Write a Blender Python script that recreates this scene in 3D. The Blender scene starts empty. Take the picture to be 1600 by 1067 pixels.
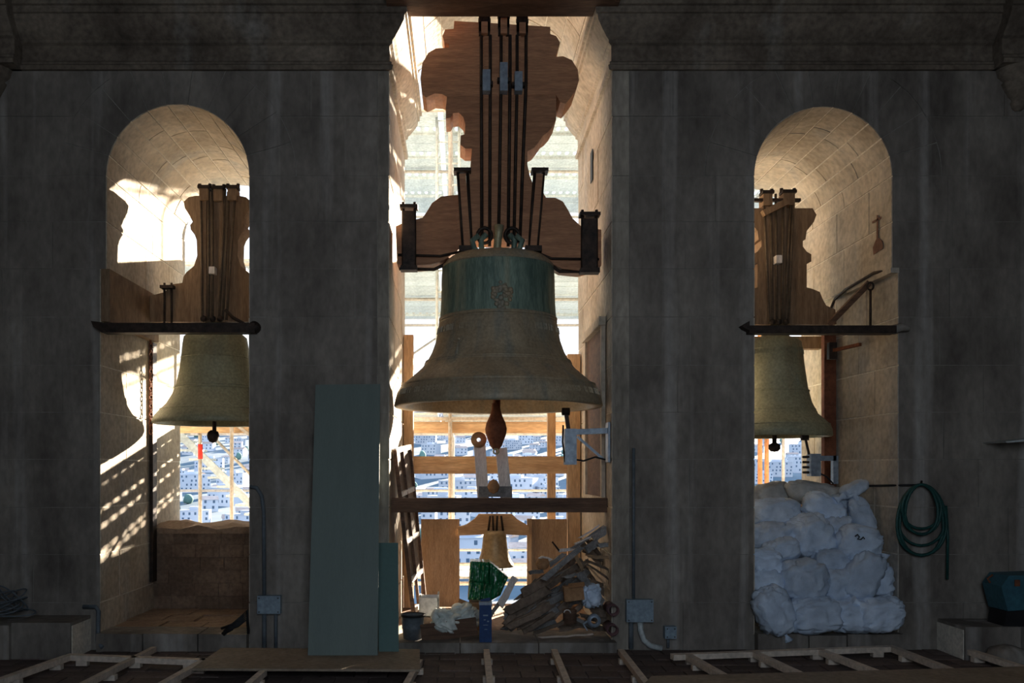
import bpy, math, random
from mathutils import Vector, Matrix, noise
R = random.Random(7)
PI = math.pi
# ------------------------------------------------------------------ camera, light, exposure
CAM_D, CAM_H, FPX = 8.0, 1.6, 1400.0          # distance to the inner wall face, eye height, focal length in px of a 1600 px frame
sc = bpy.context.scene
cam_d = bpy.data.cameras.new('camera'); cam = bpy.data.objects.new('camera', cam_d); sc.collection.objects.link(cam)
cam.location = (0, -CAM_D, CAM_H); cam.rotation_euler = (PI/2, 0, 0)
cam_d.sensor_width = 36; cam_d.lens = 36*FPX/1600; cam_d.shift_x = 80/1600; cam_d.shift_y = 201.5/1600
cam_d.clip_end = 9000; cam_d.clip_start = .05
sc.camera = cam
sc.view_settings.view_transform = 'Standard'; sc.view_settings.look = 'None'
sc.view_settings.exposure = 1.75; sc.view_settings.gamma = 1; sc.view_settings.use_curve_mapping = False
sc.cycles.max_bounces = 10; sc.cycles.diffuse_bounces = 7; sc.cycles.sample_clamp_indirect = 6
sc.cycles.caustics_reflective = False; sc.cycles.caustics_refractive = False

w = bpy.data.worlds.new('sky'); sc.world = w; w.use_nodes = True
nt = w.node_tree; bg = nt.nodes['Background']
tc = nt.nodes.new('ShaderNodeTexCoord'); sx = nt.nodes.new('ShaderNodeSeparateXYZ'); cr = nt.nodes.new('ShaderNodeValToRGB')
nt.links.new(tc.outputs['Generated'], sx.inputs[0]); nt.links.new(sx.outputs['Z'], cr.inputs[0]); nt.links.new(cr.outputs[0], bg.inputs[0])
cr.color_ramp.elements[0].position = 0.0; cr.color_ramp.elements[0].color = (.93, .96, 1, 1)
cr.color_ramp.elements[1].position = .9; cr.color_ramp.elements[1].color = (.42, .62, .95, 1)
bg.inputs[1].default_value = .62
SUN = Vector((.5, 1, .246)).normalized()
sd = bpy.data.lights.new('sun', 'SUN'); so = bpy.data.objects.new('sun', sd); sc.collection.objects.link(so)
sd.energy = 13; sd.angle = math.radians(.6); sd.color = (1, .86, .68)
so.rotation_euler = SUN.to_track_quat('Z', 'Y').to_euler(); so.location = (20, 40, 12)
def area(name, loc, rot, sx_, sy_, e, col, portal=False):
    d = bpy.data.lights.new(name, 'AREA'); o = bpy.data.objects.new(name, d); sc.collection.objects.link(o)
    d.shape = 'RECTANGLE'; d.size = sx_; d.size_y = sy_; d.energy = e; d.color = col; o.location = loc; o.rotation_euler = rot
    if portal: d.cycles.is_portal = True
    return o
# area lamp for sky light inferred behind the viewer; unseen opening sized for falloff
area('unseen_daylight', (.4, -9.3, 3.0), (PI/2, 0, 0), 2.6, 2.6, 26, (.68, .83, 1.0))

# ------------------------------------------------------------------ helpers
C = sc.collection
def P(px, py, y=0.0):
    d = CAM_D+y
    return Vector(((px-720)*d/FPX, y, CAM_H+(735-py)*d/FPX))
def F(px, py, z=0.0):
    d = (CAM_H-z)*FPX/(py-735)
    return Vector(((px-720)*d/FPX, d-CAM_D, z))
class MB:
    def __init__(s): s.v = []; s.f = []; s.sm = []
    def add(s, vs, fs, smooth=False):
        b = len(s.v); s.v += [Vector(a) for a in vs]
        for f in fs: s.f.append([b+i for i in f]); s.sm.append(smooth)
        return s
    def box(s, c, size, rot=None):
        hx, hy, hz = size[0]/2, size[1]/2, size[2]/2
        vs = [Vector((a*hx, b*hy, c_*hz)) for c_ in (-1, 1) for b in (-1, 1) for a in (-1, 1)]
        if rot is not None: vs = [rot @ a for a in vs]
        c = Vector(c)
        return s.add([a+c for a in vs], [(0,2,3,1),(4,5,7,6),(0,1,5,4),(2,6,7,3),(0,4,6,2),(1,3,7,5)])
    def bb(s, x0, x1, y0, y1, z0, z1): return s.box(((x0+x1)/2, (y0+y1)/2, (z0+z1)/2), (abs(x1-x0), abs(y1-y0), abs(z1-z0)))
    def bar(s, a, b, w_, t, up=(0, 1, 0)):
        a = Vector(a); b = Vector(b); d = b-a; L = d.length; d.normalize()
        u = Vector(up); u = u-d*u.dot(d)
        if u.length < 1e-4: u = Vector((1, 0, 0)); u = u-d*u.dot(d)
        u.normalize(); n = d.cross(u)
        m = Matrix((d, n, u)).transposed()
        return s.box((a+b)/2, (L, w_, t), m)
    def prism(s, poly, y0, y1):      # poly in (x,z)
        n = len(poly)
        A = sum(poly[i][0]*poly[(i+1) % n][1]-poly[(i+1) % n][0]*poly[i][1] for i in range(n))
        if A < 0: poly = poly[::-1]
        vs = [(x, y0, z) for x, z in poly]+[(x, y1, z) for x, z in poly]
        return s.add(vs, [tuple(range(n)), tuple(range(2*n-1, n-1, -1))]+[(i, i+n, (i+1) % n+n, (i+1) % n) for i in range(n)])
    def tube(s, pts, r, n=8, closed=False, caps=True):
        pts = [Vector(p) for p in pts]; m = len(pts); vs = []; u = None
        for i, p in enumerate(pts):
            a = pts[(i-1) % m] if (closed or i > 0) else p; b = pts[(i+1) % m] if (closed or i < m-1) else p
            d = (b-a).normalized()
            if u is None:
                u = Vector((0, 0, 1)) if abs(d.z) < .9 else Vector((1, 0, 0))
            u = (u-d*u.dot(d)).normalized(); v = d.cross(u)
            rr = r[i] if isinstance(r, (list, tuple)) else r
            vs += [p+(u*math.cos(k*2*PI/n)+v*math.sin(k*2*PI/n))*rr for k in range(n)]
        fs = []
        for i in range(m if closed else m-1):
            for k in range(n):
                j = (i+1) % m; fs.append((i*n+k, i*n+(k+1) % n, j*n+(k+1) % n, j*n+k))
        s.add(vs, fs, True)
        if caps and not closed:
            b = len(s.v)-m*n
            s.f.append([b+k for k in range(n)][::-1]); s.sm.append(False)
            s.f.append([b+(m-1)*n+k for k in range(n)]); s.sm.append(False)
        return s
    def lathe(s, prof, c, n=48, smooth=True, axis='z'):   # prof [(r,h)]
        c = Vector(c); vs = []
        for r, h in prof:
            for k in range(n):
                a = k*2*PI/n
                q = Vector((r*math.cos(a), r*math.sin(a), h))
                if axis == 'y': q = Vector((q.x, q.z, q.y))
                if axis == 'x': q = Vector((q.z, q.x, q.y))
                vs.append(c+q)
        fs = [(i*n+k, i*n+(k+1) % n, (i+1)*n+(k+1) % n, (i+1)*n+k) for i in range(len(prof)-1) for k in range(n)]
        return s.add(vs, fs, smooth)
def link_mesh(name, mb, mat, off=Vector((0, 0, 0))):
    me = bpy.data.meshes.new(name); me.from_pydata([v-off for v in mb.v], [], mb.f)
    me.polygons.foreach_set('use_smooth', mb.sm); me.update()
    if mat: me.materials.append(mat)
    o = bpy.data.objects.new(name, me); C.objects.link(o); return o
def wloc(o):
    l = Vector((0, 0, 0))
    while o: l += o.location; o = o.parent
    return l
def part(name, mb, mat, parent, label=None, kind=None):
    o = link_mesh(name, mb, mat, wloc(parent)); o.parent = parent
    if label: o['label'] = label
    if kind: o['kind'] = kind
    return o
def root(name, loc, label, cat, group=None):
    o = bpy.data.objects.new(name, None); o.empty_display_size = .1; C.objects.link(o); o.location = loc
    o['label'] = label; o['category'] = cat
    if group: o['group'] = group
    return o
def solo(name, mb, mat, label, cat, group=None, kind=None):
    xs = [v.x for v in mb.v]; ys = [v.y for v in mb.v]; zs = [v.z for v in mb.v]
    off = Vector(((min(xs)+max(xs))/2, (min(ys)+max(ys))/2, min(zs)))
    o = link_mesh(name, mb, mat, off); o.location = off; o['label'] = label; o['category'] = cat
    if group: o['group'] = group
    if kind: o['kind'] = kind
    return o
def struct(name, mb, mat, label=None, cat='wall'):
    o = link_mesh(name, mb, mat); o['kind'] = 'structure'; o['label'] = label or name; o['category'] = cat
    return o

# ------------------------------------------------------------------ materials
def mat(name, c1, c2=None, rough=.8, metal=0.0, scale=4.0, stretch=(1, 1, 1), bump=.15, bscale=30, rnd=0.0, streak=None, fine=.15, spec=.3, alpha=None, trans=0.0, contrast=(.35, .68)):
    m = bpy.data.materials.new(name); m.use_nodes = True; n = m.node_tree; L = n.links; b = n.nodes['Principled BSDF']
    b.inputs['Roughness'].default_value = rough; b.inputs['Metallic'].default_value = metal; b.inputs['Specular IOR Level'].default_value = spec
    c2 = c2 or tuple(min(1, x*1.25) for x in c1)
    t = n.nodes.new('ShaderNodeTexCoord'); mp = n.nodes.new('ShaderNodeMapping'); mp.inputs['Scale'].default_value = stretch
    L.new(t.outputs['Object'], mp.inputs[0])
    nz = n.nodes.new('ShaderNodeTexNoise'); nz.inputs['Scale'].default_value = scale; nz.inputs['Detail'].default_value = 6; nz.inputs['Roughness'].default_value = .6
    L.new(mp.outputs[0], nz.inputs['Vector'])
    rp = n.nodes.new('ShaderNodeValToRGB'); rp.color_ramp.elements[0].position = contrast[0]; rp.color_ramp.elements[1].position = contrast[1]
    rp.color_ramp.elements[0].color = (*c1, 1); rp.color_ramp.elements[1].color = (*c2, 1)
    L.new(nz.outputs['Fac'], rp.inputs[0]); out = rp.outputs[0]
    def mult(col, fac_sock, lo, hi, frm=(.3, .7)):
        mr = n.nodes.new('ShaderNodeMapRange'); mr.inputs['From Min'].default_value = frm[0]; mr.inputs['From Max'].default_value = frm[1]
        mr.inputs['To Min'].default_value = lo; mr.inputs['To Max'].default_value = hi; L.new(fac_sock, mr.inputs['Value'])
        mx = n.nodes.new('ShaderNodeMix'); mx.data_type = 'RGBA'; mx.blend_type = 'MULTIPLY'; mx.inputs['Factor'].default_value = 1
        L.new(col, mx.inputs['A']); L.new(mr.outputs[0], mx.inputs['B']); return mx.outputs['Result']
    if streak:   # vertical runs of water: (colour, x scale, threshold lo, hi)
        sp = n.nodes.new('ShaderNodeMapping'); sp.inputs['Scale'].default_value = (streak[1], streak[1], .22)
        L.new(t.outputs['Object'], sp.inputs[0])
        sn = n.nodes.new('ShaderNodeTexNoise'); sn.inputs['Scale'].default_value = 1; sn.inputs['Detail'].default_value = 4
        L.new(sp.outputs[0], sn.inputs['Vector'])
        sr = n.nodes.new('ShaderNodeMapRange'); sr.inputs['From Min'].default_value = streak[2]; sr.inputs['From Max'].default_value = streak[3]
        L.new(sn.outputs['Fac'], sr.inputs['Value'])
        mx = n.nodes.new('ShaderNodeMix'); mx.data_type = 'RGBA'; L.new(sr.outputs[0], mx.inputs['Factor']); L.new(out, mx.inputs['A'])
        mx.inputs['B'].default_value = (*streak[0], 1); out = mx.outputs['Result']
    fn = n.nodes.new('ShaderNodeTexNoise'); fn.inputs['Scale'].default_value = bscale; fn.inputs['Detail'].default_value = 5
    L.new(mp.outputs[0], fn.inputs['Vector'])
    if fine: out = mult(out, fn.outputs['Fac'], 1-fine*1.5, 1+fine)
    if rnd:
        oi = n.nodes.new('ShaderNodeObjectInfo'); out = mult(out, oi.outputs['Random'], 1-rnd, 1+rnd, (0, 1))
    L.new(out, b.inputs['Base Color'])
    if bump:
        bp = n.nodes.new('ShaderNodeBump'); bp.inputs['Strength'].default_value = bump; bp.inputs['Distance'].default_value = .02
        L.new(fn.outputs['Fac'], bp.inputs['Height']); L.new(bp.outputs[0], b.inputs['Normal'])
    if trans:
        b.inputs['Transmission Weight'].default_value = trans
    return m
M = {}
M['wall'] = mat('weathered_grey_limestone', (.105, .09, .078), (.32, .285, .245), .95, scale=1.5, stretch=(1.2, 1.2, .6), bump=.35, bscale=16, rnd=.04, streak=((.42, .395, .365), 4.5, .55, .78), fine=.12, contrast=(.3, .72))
M['mortar_front'] = mat('sooty_wall_joints', (.16, .148, .13), (.36, .34, .30), .95, scale=2, bump=.3)
M['mortar'] = mat('pale_lime_mortar', (.66, .61, .52), (.80, .75, .65), .95, bump=.3)
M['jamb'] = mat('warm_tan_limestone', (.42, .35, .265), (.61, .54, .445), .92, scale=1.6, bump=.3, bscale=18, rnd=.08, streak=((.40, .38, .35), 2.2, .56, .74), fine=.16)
M['quoin'] = mat('pale_quoin', (.20, .175, .145), (.42, .375, .31), .95, scale=2.5, stretch=(1.5, 1.5, .5), bump=.4, bscale=16, rnd=.06, fine=.15)  # paler stone tone for the strip along the middle opening's corners
M['cornice'] = mat('soot_browned_limestone', (.10, .078, .06), (.24, .195, .15), .95, scale=1.8, bump=.4, bscale=22, streak=((.30, .28, .25), 3, .6, .8), fine=.2)
M['room'] = mat('room_dark_stone', (.16, .14, .12), (.24, .21, .18), .95, scale=1)
M['tile'] = mat('brown_clay_tile', (.085, .06, .052), (.15, .11, .095), .8, scale=2, bump=.3, rnd=.25)
M['floor'] = mat('dusty_concrete_floor', (.06, .055, .05), (.10, .09, .08), .9, scale=2)
M['rubble'] = mat('rubble_brick_sill', (.26, .17, .11), (.38, .27, .19), .95, scale=3, bump=.5, rnd=.15)
M['rubble_dark'] = mat('dark_rubble_brick', (.15, .10, .07), (.24, .17, .12), .95, scale=3, bump=.5, rnd=.15)
M['yoke'] = mat('red_brown_yoke_timber', (.36, .165, .085), (.52, .26, .135), .65, scale=3, stretch=(1, 1, 9), bump=.2, bscale=14, rnd=.1)
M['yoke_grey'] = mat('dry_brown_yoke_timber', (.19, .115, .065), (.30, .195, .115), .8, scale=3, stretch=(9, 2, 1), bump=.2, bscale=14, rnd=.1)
M['iron'] = mat('dark_forged_iron', (.028, .022, .019), (.07, .045, .033), .6, .5, scale=14, bump=.15)
M['brown_iron'] = mat('brown_iron_rod', (.10, .07, .045), (.17, .12, .08), .7, .3, scale=10, bump=.1)
M['rust'] = mat('rusty_iron', (.16, .055, .028), (.26, .10, .05), .8, .25, scale=10, bump=.25)
M['steel'] = mat('grey_painted_steel', (.24, .29, .35), (.33, .39, .46), .45, .3, scale=8, bump=.05)
M['bronze_big'] = mat('green_brown_bronze', (.32, .245, .155), (.45, .36, .24), .55, .15, scale=3, bump=.12, bscale=40, streak=((.27, .255, .20), 6, .50, .70), fine=.15)
M['bronze_green'] = mat('verdigris_bronze', (.09, .14, .115), (.24, .32, .25), .55, .15, scale=5, stretch=(3, 3, .4), bump=.1, bscale=40, streak=((.32, .32, .22), 7, .56, .72), fine=.15)
M['bronze'] = mat('olive_bronze', (.27, .27, .18), (.37, .36, .24), .55, .15, scale=2.5, bump=.1, bscale=40, streak=((.27, .21, .13), 3, .55, .75))
M['bronze_small'] = mat('golden_brown_bronze', (.30, .22, .12), (.40, .30, .17), .5, .4, scale=4, bump=.1)
M['brass'] = mat('aged_brass', (.36, .33, .20), (.45, .42, .28), .5, .5)
M['timber'] = mat('orange_pine_timber', (.42, .26, .14), (.58, .40, .24), .75, scale=2.2, stretch=(1, 3, 8), bump=.2, bscale=12, rnd=.15)
M['timber_v'] = mat('upright_pine_timber', (.42, .27, .15), (.58, .41, .25), .75, scale=2.2, stretch=(8, 3, 1), bump=.2, bscale=12, rnd=.12)
M['timber_dark'] = mat('dark_weathered_beam', (.085, .048, .032), (.19, .11, .07), .8, scale=2.2, stretch=(1, 3, 9), bump=.3, bscale=12)
M['ply'] = mat('brown_plywood', (.30, .195, .115), (.40, .275, .17), .7, scale=3, stretch=(6, 1, 1), bump=.08)
M['mdf'] = mat('pale_brown_fibreboard', (.27, .21, .15), (.34, .27, .20), .75, scale=3, bump=.05)
M['batten'] = mat('planed_grey_pine_batten', (.52, .44, .36), (.68, .58, .48), .75, scale=3, bump=.1, rnd=.12)
M['green_board'] = mat('grey_green_board', (.15, .19, .175), (.17, .215, .195), .6, scale=1.5, stretch=(5, 1, .6), bump=.03, fine=.04)
M['green_board_edge'] = mat('teal_green_board', (.10, .18, .175), (.12, .20, .19), .6, scale=1.5, bump=.03, fine=.04)
M['white_paint'] = mat('worn_white_paint', (.62, .60, .57), (.80, .78, .75), .7, scale=6, bump=.1)
M['pale_wood'] = mat('pale_whitewashed_timber', (.66, .60, .56), (.82, .76, .72), .75, scale=4, stretch=(6, 2, 1), bump=.15)
M['sack'] = mat('white_woven_sack', (.48, .58, .72), (.64, .74, .87), .7, scale=5, bump=.8, bscale=11, rnd=.18, fine=.08)
M['sack_dusty'] = mat('dusty_woven_sack', (.42, .43, .43), (.56, .56, .54), .75, scale=5, bump=.7, bscale=12, rnd=.12)
M['plastic_bag'] = mat('thin_white_plastic', (.58, .64, .60), (.80, .82, .76), .35, scale=7, bump=.4, bscale=16, spec=.6)
M['green_plastic'] = mat('glossy_green_plastic', (.004, .10, .035), (.01, .19, .07), .22, scale=6, stretch=(5, 1, 1), bump=.3, bscale=8, spec=.8, fine=.2)
M['blue_card'] = mat('dark_blue_print', (.015, .05, .16), (.02, .07, .20), .5, scale=4, bump=.03)
M['hose'] = mat('dark_green_hose', (.012, .06, .055), (.02, .085, .075), .45, scale=8, bump=.05)
M['conduit'] = mat('blue_grey_conduit', (.10, .12, .135), (.14, .16, .18), .55, bump=.03)
M['elbox'] = mat('grey_plastic_box', (.24, .31, .37), (.28, .36, .42), .45, bump=.03)
M['black'] = mat('black_rubber', (.012, .012, .013), (.025, .025, .027), .6, bump=.05)
M['debris_grey'] = mat('weathered_grey_wood', (.17, .165, .16), (.33, .32, .31), .85, scale=4, stretch=(3, 3, 3), bump=.3, rnd=.3)
M['debris_brown'] = mat('weathered_brown_wood', (.13, .095, .07), (.27, .20, .15), .85, scale=4, bump=.3, rnd=.3)
M['debris_tan'] = mat('split_tan_wood', (.32, .20, .11), (.48, .33, .20), .85, scale=5, bump=.3, rnd=.2)
M['card'] = mat('brown_cardboard', (.33, .17, .08), (.42, .24, .12), .8, bump=.1)
M['maroon'] = mat('dull_maroon_clay', (.10, .05, .055), (.15, .08, .08), .7)
M['cyan_box'] = mat('teal_metal_case', (.04, .12, .16), (.05, .16, .20), .5, bump=.05)
M['galv'] = mat('galvanised_steel', (.50, .55, .55), (.66, .70, .69), .5, .15, scale=5, bump=.05, rnd=.1)
M['galv_pole'] = mat('weathered_scaffold_pole', (.42, .37, .31), (.58, .52, .45), .5, .2, scale=5, bump=.05)
M['orange_pole'] = mat('orange_rust_pole', (.62, .25, .10), (.72, .33, .15), .6, .1, bump=.05)
M['red'] = mat('red_tape', (.65, .03, .02), (.75, .05, .03), .5, bump=0)
M['paint_brown'] = mat('faded_oxide_paint', (.15, .075, .05), (.22, .12, .085), .9, scale=20, bump=0)
M['house'] = mat('haze_blue_house', (.40, .46, .55), (.52, .56, .62), .9, scale=.05, bump=0, rnd=.15, fine=0)  # bluish distant haze put into the wall colour
M['roof'] = mat('haze_pale_roof_tiles', (.38, .30, .27), (.50, .42, .38), .9, scale=.3, bump=0, rnd=.2, fine=0)  # roofs paled in their colour for the same haze
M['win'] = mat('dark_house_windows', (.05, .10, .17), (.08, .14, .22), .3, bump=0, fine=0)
M['hill'] = mat('haze_tinted_hillside', (.06, .11, .15), (.16, .21, .25), .95, scale=.012, bump=0, fine=0)  # blue-grey haze put into the ground colour
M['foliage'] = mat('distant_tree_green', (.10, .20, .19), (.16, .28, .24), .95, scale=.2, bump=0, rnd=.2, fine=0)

# ------------------------------------------------------------------ setting: wall, openings, floor, ceiling
TH = 2.28
XL0, XL1, XLc, RL, ZL = -3.17, -1.886, -2.528, .642, 4.23          # left arch
XR0, XR1, XRc, RR, ZR = 2.617, 3.857, 3.237, .620, 4.23            # right arch
XC0, XC1 = -.646, 1.354                                             # tall middle opening
XCc, RC, ZC = .354, 1.0, 5.62
WX0, WX1, ZTOP = -4.75, 5.6, 7.3
LEDGE = 3.40; STEP = .055
FLOORN = .15
wb = MB(); Y0 = .005
def wbox(x0, x1, z0, z1, y0=Y0, y1=TH): wb.bb(x0, x1, y0, y1, z0, z1)
wbox(WX0, XL0-STEP, -.3, ZTOP); wbox(XL0-STEP, XL0, LEDGE, ZL)
wbox(XL1, XC0, -.3, ZTOP); wbox(XC1, XR0, -.3, ZTOP)
wbox(XR1+STEP, WX1, -.3, ZTOP); wbox(XR1, XR1+STEP, LEDGE, ZR)
wbox(XL0-STEP, XL0, ZL, ZTOP); wbox(XR1, XR1+STEP, ZR, ZTOP)
def head(cx, r, zc):
    n = 44 if r < .9 else 52
    for i in range(n):
        a0 = PI-PI*i/n; a1 = PI-PI*(i+1)/n
        x0, z0, x1, z1 = cx+r*math.cos(a0), zc+r*math.sin(a0), cx+r*math.cos(a1), zc+r*math.sin(a1)
        wb.prism([(x0, z0), (x1, z1), (x1, ZTOP), (x0, ZTOP)], Y0, TH)
head(XLc, RL, ZL); head(XRc, RR, ZR); head(XCc, RC, ZC)
wbox(XL0-STEP, XL1, -.3, FLOORN-.02); wbox(XR0, XR1+STEP, -.3, FLOORN-.02); wbox(XC0, XC1, -.3, .06)
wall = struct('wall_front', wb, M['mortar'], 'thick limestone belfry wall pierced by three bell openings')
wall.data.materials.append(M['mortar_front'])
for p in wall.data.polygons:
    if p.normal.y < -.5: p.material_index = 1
G = .0025
def block(poly, name='stone_block', m=None, y0=0.0, y1=.03, par=None):
    cx = sum(p[0] for p in poly)/len(poly); cz = sum(p[1] for p in poly)/len(poly)
    wx = max(p[0] for p in poly)-min(p[0] for p in poly); wz = max(p[1] for p in poly)-min(p[1] for p in poly)
    q = [(x+(G if x < cx else -G), z+(G if z < cz else -G)) for x, z in poly]
    dy = R.uniform(-.004, .003)
    part(name, MB().prism(q, y0+dy, y1), m or M['wall'], par or wall)
ROUT = 1.06
zs = [0.0, .42, .85, 1.27, 1.70, 2.12, 2.54, 2.97, 3.40, 3.82, 4.23, 4.76, ZL+ROUT]
def run(x0f, x1f, i, cuts):
    z0, z1 = zs[i], zs[i+1]; n = 5
    def edge(f): return [(f(z0+(z1-z0)*k/n), z0+(z1-z0)*k/n) for k in range(n+1)] if callable(f) else [(f, z0), (f, z1)]
    xs0 = x0f(z0) if callable(x0f) else x0f; xs1 = x1f(z0) if callable(x1f) else x1f
    cs = [c for c in cuts if xs0+.22 < c < xs1-.22]
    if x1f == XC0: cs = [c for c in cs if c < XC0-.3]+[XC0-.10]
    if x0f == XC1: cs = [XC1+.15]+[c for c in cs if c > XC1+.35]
    bounds = [x0f]+cs+[x1f]
    for a, b in zip(bounds[:-1], bounds[1:]):
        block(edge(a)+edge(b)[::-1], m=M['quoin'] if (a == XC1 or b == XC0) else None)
def arcx(cx, r, zc, sgn): return lambda z: cx+sgn*math.sqrt(max(0, r*r-max(0, z-zc)**2)) if z >= zc else cx+sgn*r
for i in range(len(zs)-1):
    z = zs[i]; rr = random.Random(i*17+3)
    off = rr.uniform(0, .7)
    cuts = []; x = WX0+off+.3
    while x < WX1: cuts.append(x); x += rr.uniform(.55, .92)
    zm = (zs[i]+zs[i+1])/2; lo = zs[i] < LEDGE-.01
    if zs[i] < 4.2:
        lx0 = XL0-(STEP if lo else 0); rx1 = XR1+(STEP if lo else 0)
        if zs[i+1] > 4.2: pass
        run(WX0, lx0, i, cuts); run(XL1, XC0, i, cuts); run(XC1, XR0, i, cuts); run(rx1, WX1, i, cuts)
    else:
        run(WX0, arcx(XLc, ROUT, ZL, -1), i, cuts); run(arcx(XLc, ROUT, ZL, 1), XC0, i, cuts)
        run(XC1, arcx(XRc, ROUT, ZR, -1), i, cuts); run(arcx(XRc, ROUT, ZR, 1), WX1, i, cuts)
def vouss(cx, r, zc, n):
    for i in range(n):
        a0 = PI-PI*i/n-.004; a1 = PI-PI*(i+1)/n+.004
        k = 4
        inn = [(cx+r*math.cos(a0+(a1-a0)*j/k), zc+r*math.sin(a0+(a1-a0)*j/k)) for j in range(k+1)]
        out = [(cx+(ROUT-.006)*math.cos(a0+(a1-a0)*j/k), zc+(ROUT-.006)*math.sin(a0+(a1-a0)*j/k)) for j in range(k+1)][::-1]
        part('voussoir', MB().prism(inn+out, R.uniform(-.004, .003), .03), M['wall'], wall)
vouss(XLc, RL, ZL, 11); vouss(XRc, RR, ZR, 11)
# frieze stones between the arches and the cornice, and blocks over them
zz = ZL+ROUT
def lining(path, ys, m, name='jamb_stone', T=.006, g=.007):
    """path: list of (x,z) of one course; stones along depth at the ys breaks; the stones stand T proud into the opening"""
    pts = [Vector((a, 0, b)) for a, b in path]; n = len(pts)
    nor = []
    for i in range(n):
        d = (pts[min(i+1, n-1)]-pts[max(i-1, 0)]).normalized(); nor.append(Vector((d.z, 0, -d.x)))
    L0 = (pts[1]-pts[0]).normalized()*g; L1 = (pts[-1]-pts[-2]).normalized()*g
    pts[0] += L0; pts[-1] -= L1
    for y0, y1 in zip(ys[:-1], ys[1:]):
        t = T+R.uniform(-.002, .003)
        vs = []
        for y in (y0+g, y1-g):
            vs += [p+Vector((0, y, 0))-k*.01 for p, k in zip(pts, nor)]+[p+Vector((0, y, 0))+k*t for p, k in zip(pts, nor)]
        fs = []
        for i in range(n-1):
            fs.append((n+i, n+i+1, 3*n+i+1, 3*n+i))
            fs.append((i, i+1, n+i+1, n+i)); fs.append((2*n+i, 3*n+i, 3*n+i+1, 2*n+i+1))
        fs.append((0, n, 3*n, 2*n)); fs.append((n-1, 3*n-1, 4*n-1, 2*n-1))
        part(name, MB().add(vs, fs), m, wall)
def ybreaks(seed):
    rr = random.Random(seed); ys = [-.001]; y = rr.choice([.45, .62, .8, 1.0])
    while y < TH-.3: ys.append(y); y += rr.uniform(.6, .95)
    return ys+[TH]
for i in range(10):
    z0, z1 = zs[i], zs[i+1]; lo = z0 < LEDGE-.01; s = STEP if lo else 0
    if i == 9: pass
    b0 = max(z0, FLOORN-.02)
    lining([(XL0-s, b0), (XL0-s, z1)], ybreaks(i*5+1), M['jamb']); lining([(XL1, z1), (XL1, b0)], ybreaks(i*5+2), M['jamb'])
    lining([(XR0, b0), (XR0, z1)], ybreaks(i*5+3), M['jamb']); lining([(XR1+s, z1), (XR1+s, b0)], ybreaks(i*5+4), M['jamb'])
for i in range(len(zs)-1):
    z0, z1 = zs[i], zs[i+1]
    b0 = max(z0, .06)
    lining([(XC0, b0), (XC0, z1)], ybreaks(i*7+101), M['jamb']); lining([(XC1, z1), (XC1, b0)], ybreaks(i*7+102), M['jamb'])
def vault(cx, r, zc, n, seed, a_lo=0, a_hi=PI):
    for i in range(n):
        a0 = a_hi-(a_hi-a_lo)*i/n; a1 = a_hi-(a_hi-a_lo)*(i+1)/n; k = 4
        lining([(cx+r*math.cos(a0+(a1-a0)*j/k), zc+r*math.sin(a0+(a1-a0)*j/k)) for j in range(k+1)], ybreaks(seed+i), M['jamb'], 'vault_stone')
vault(XLc, RL, ZL, 11, 300); vault(XRc, RR, ZR, 11, 330); vault(XCc, RC, ZC, 13, 360)
# wall above the cornice
# ledge stones where the lower jambs step back
part('ledge_stone', MB().bb(XR1-.02, XR1+STEP, -.005, .9, LEDGE-.035, LEDGE+.01), M['jamb'], wall)
# sills of the side openings: rough slabs
def sill(x0, x1, y1, seed, mm='rubble'):
    rr = random.Random(seed); y = -.12
    rows = [-.10, .28, .62, .98, y1]
    for a, b in zip(rows[:-1], rows[1:]):
        x = x0
        while x < x1-.01:
            xe = min(x1, x+rr.uniform(.28, .5)); xe = x1 if x1-xe < .15 else xe
            h = rr.uniform(-.008, .01); j = .006
            part('sill_slab', MB().prism([(x+j, FLOORN-.16), (xe-j, FLOORN-.16), (xe-j, FLOORN+h), (x+j, FLOORN+h+rr.uniform(-.006, .006))], a+j, b-j), M['wall' if a < 0 else mm], wall)
            x = xe
sill(XL0-STEP, XL1, 1.38, 5); sill(XR0, XR1+STEP, 1.38, 6, 'wall')
def parapet(x0, x1, ztop, seed):
    rr = random.Random(seed); n = 14; wq = (x1-x0)/n
    core = MB(); core.bb(x0, x1, 1.396, 2.2, FLOORN-.02, ztop-.06); part('parapet_core', core, M['rubble_dark'], wall)
    z = FLOORN
    while z < ztop-.08:
        h = .135; x = x0-rr.uniform(0, .12)
        while x < x1:
            xe = x+.25
            a, b = max(x0, x)+.005, min(x1, xe)-.005
            if b-a > .02: part('brick', MB().bb(a, b, 1.385+rr.uniform(-.006, .006), 1.45, z+.005, min(z+h, ztop-.06)-.003), M['rubble_dark'], wall)
            x = xe
        z += h
    top = MB(); vs = []; 
    for i in range(n+1):
        x = x0+wq*i
        for y in (1.36, 1.6, 1.9, 2.22):
            vs.append((x, y, ztop-.01+noise.noise(Vector((x*4, y*4, seed)))*.07))
    fs = [(i*4+k, (i+1)*4+k, (i+1)*4+k+1, i*4+k+1) for i in range(n) for k in range(3)]
    b = len(vs); vs += [(v[0], v[1], ztop-.09) for v in vs[:b]]
    fs += [(b+i*4, b+(i+1)*4, (i+1)*4, i*4) for i in range(n)]
    top.add(vs, fs); part('parapet_cap', top, M['rubble'], wall)
parapet(XL0-STEP, XL1, 1.03, 11); parapet(XR0, XR1+STEP, 1.2, 12)

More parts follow.
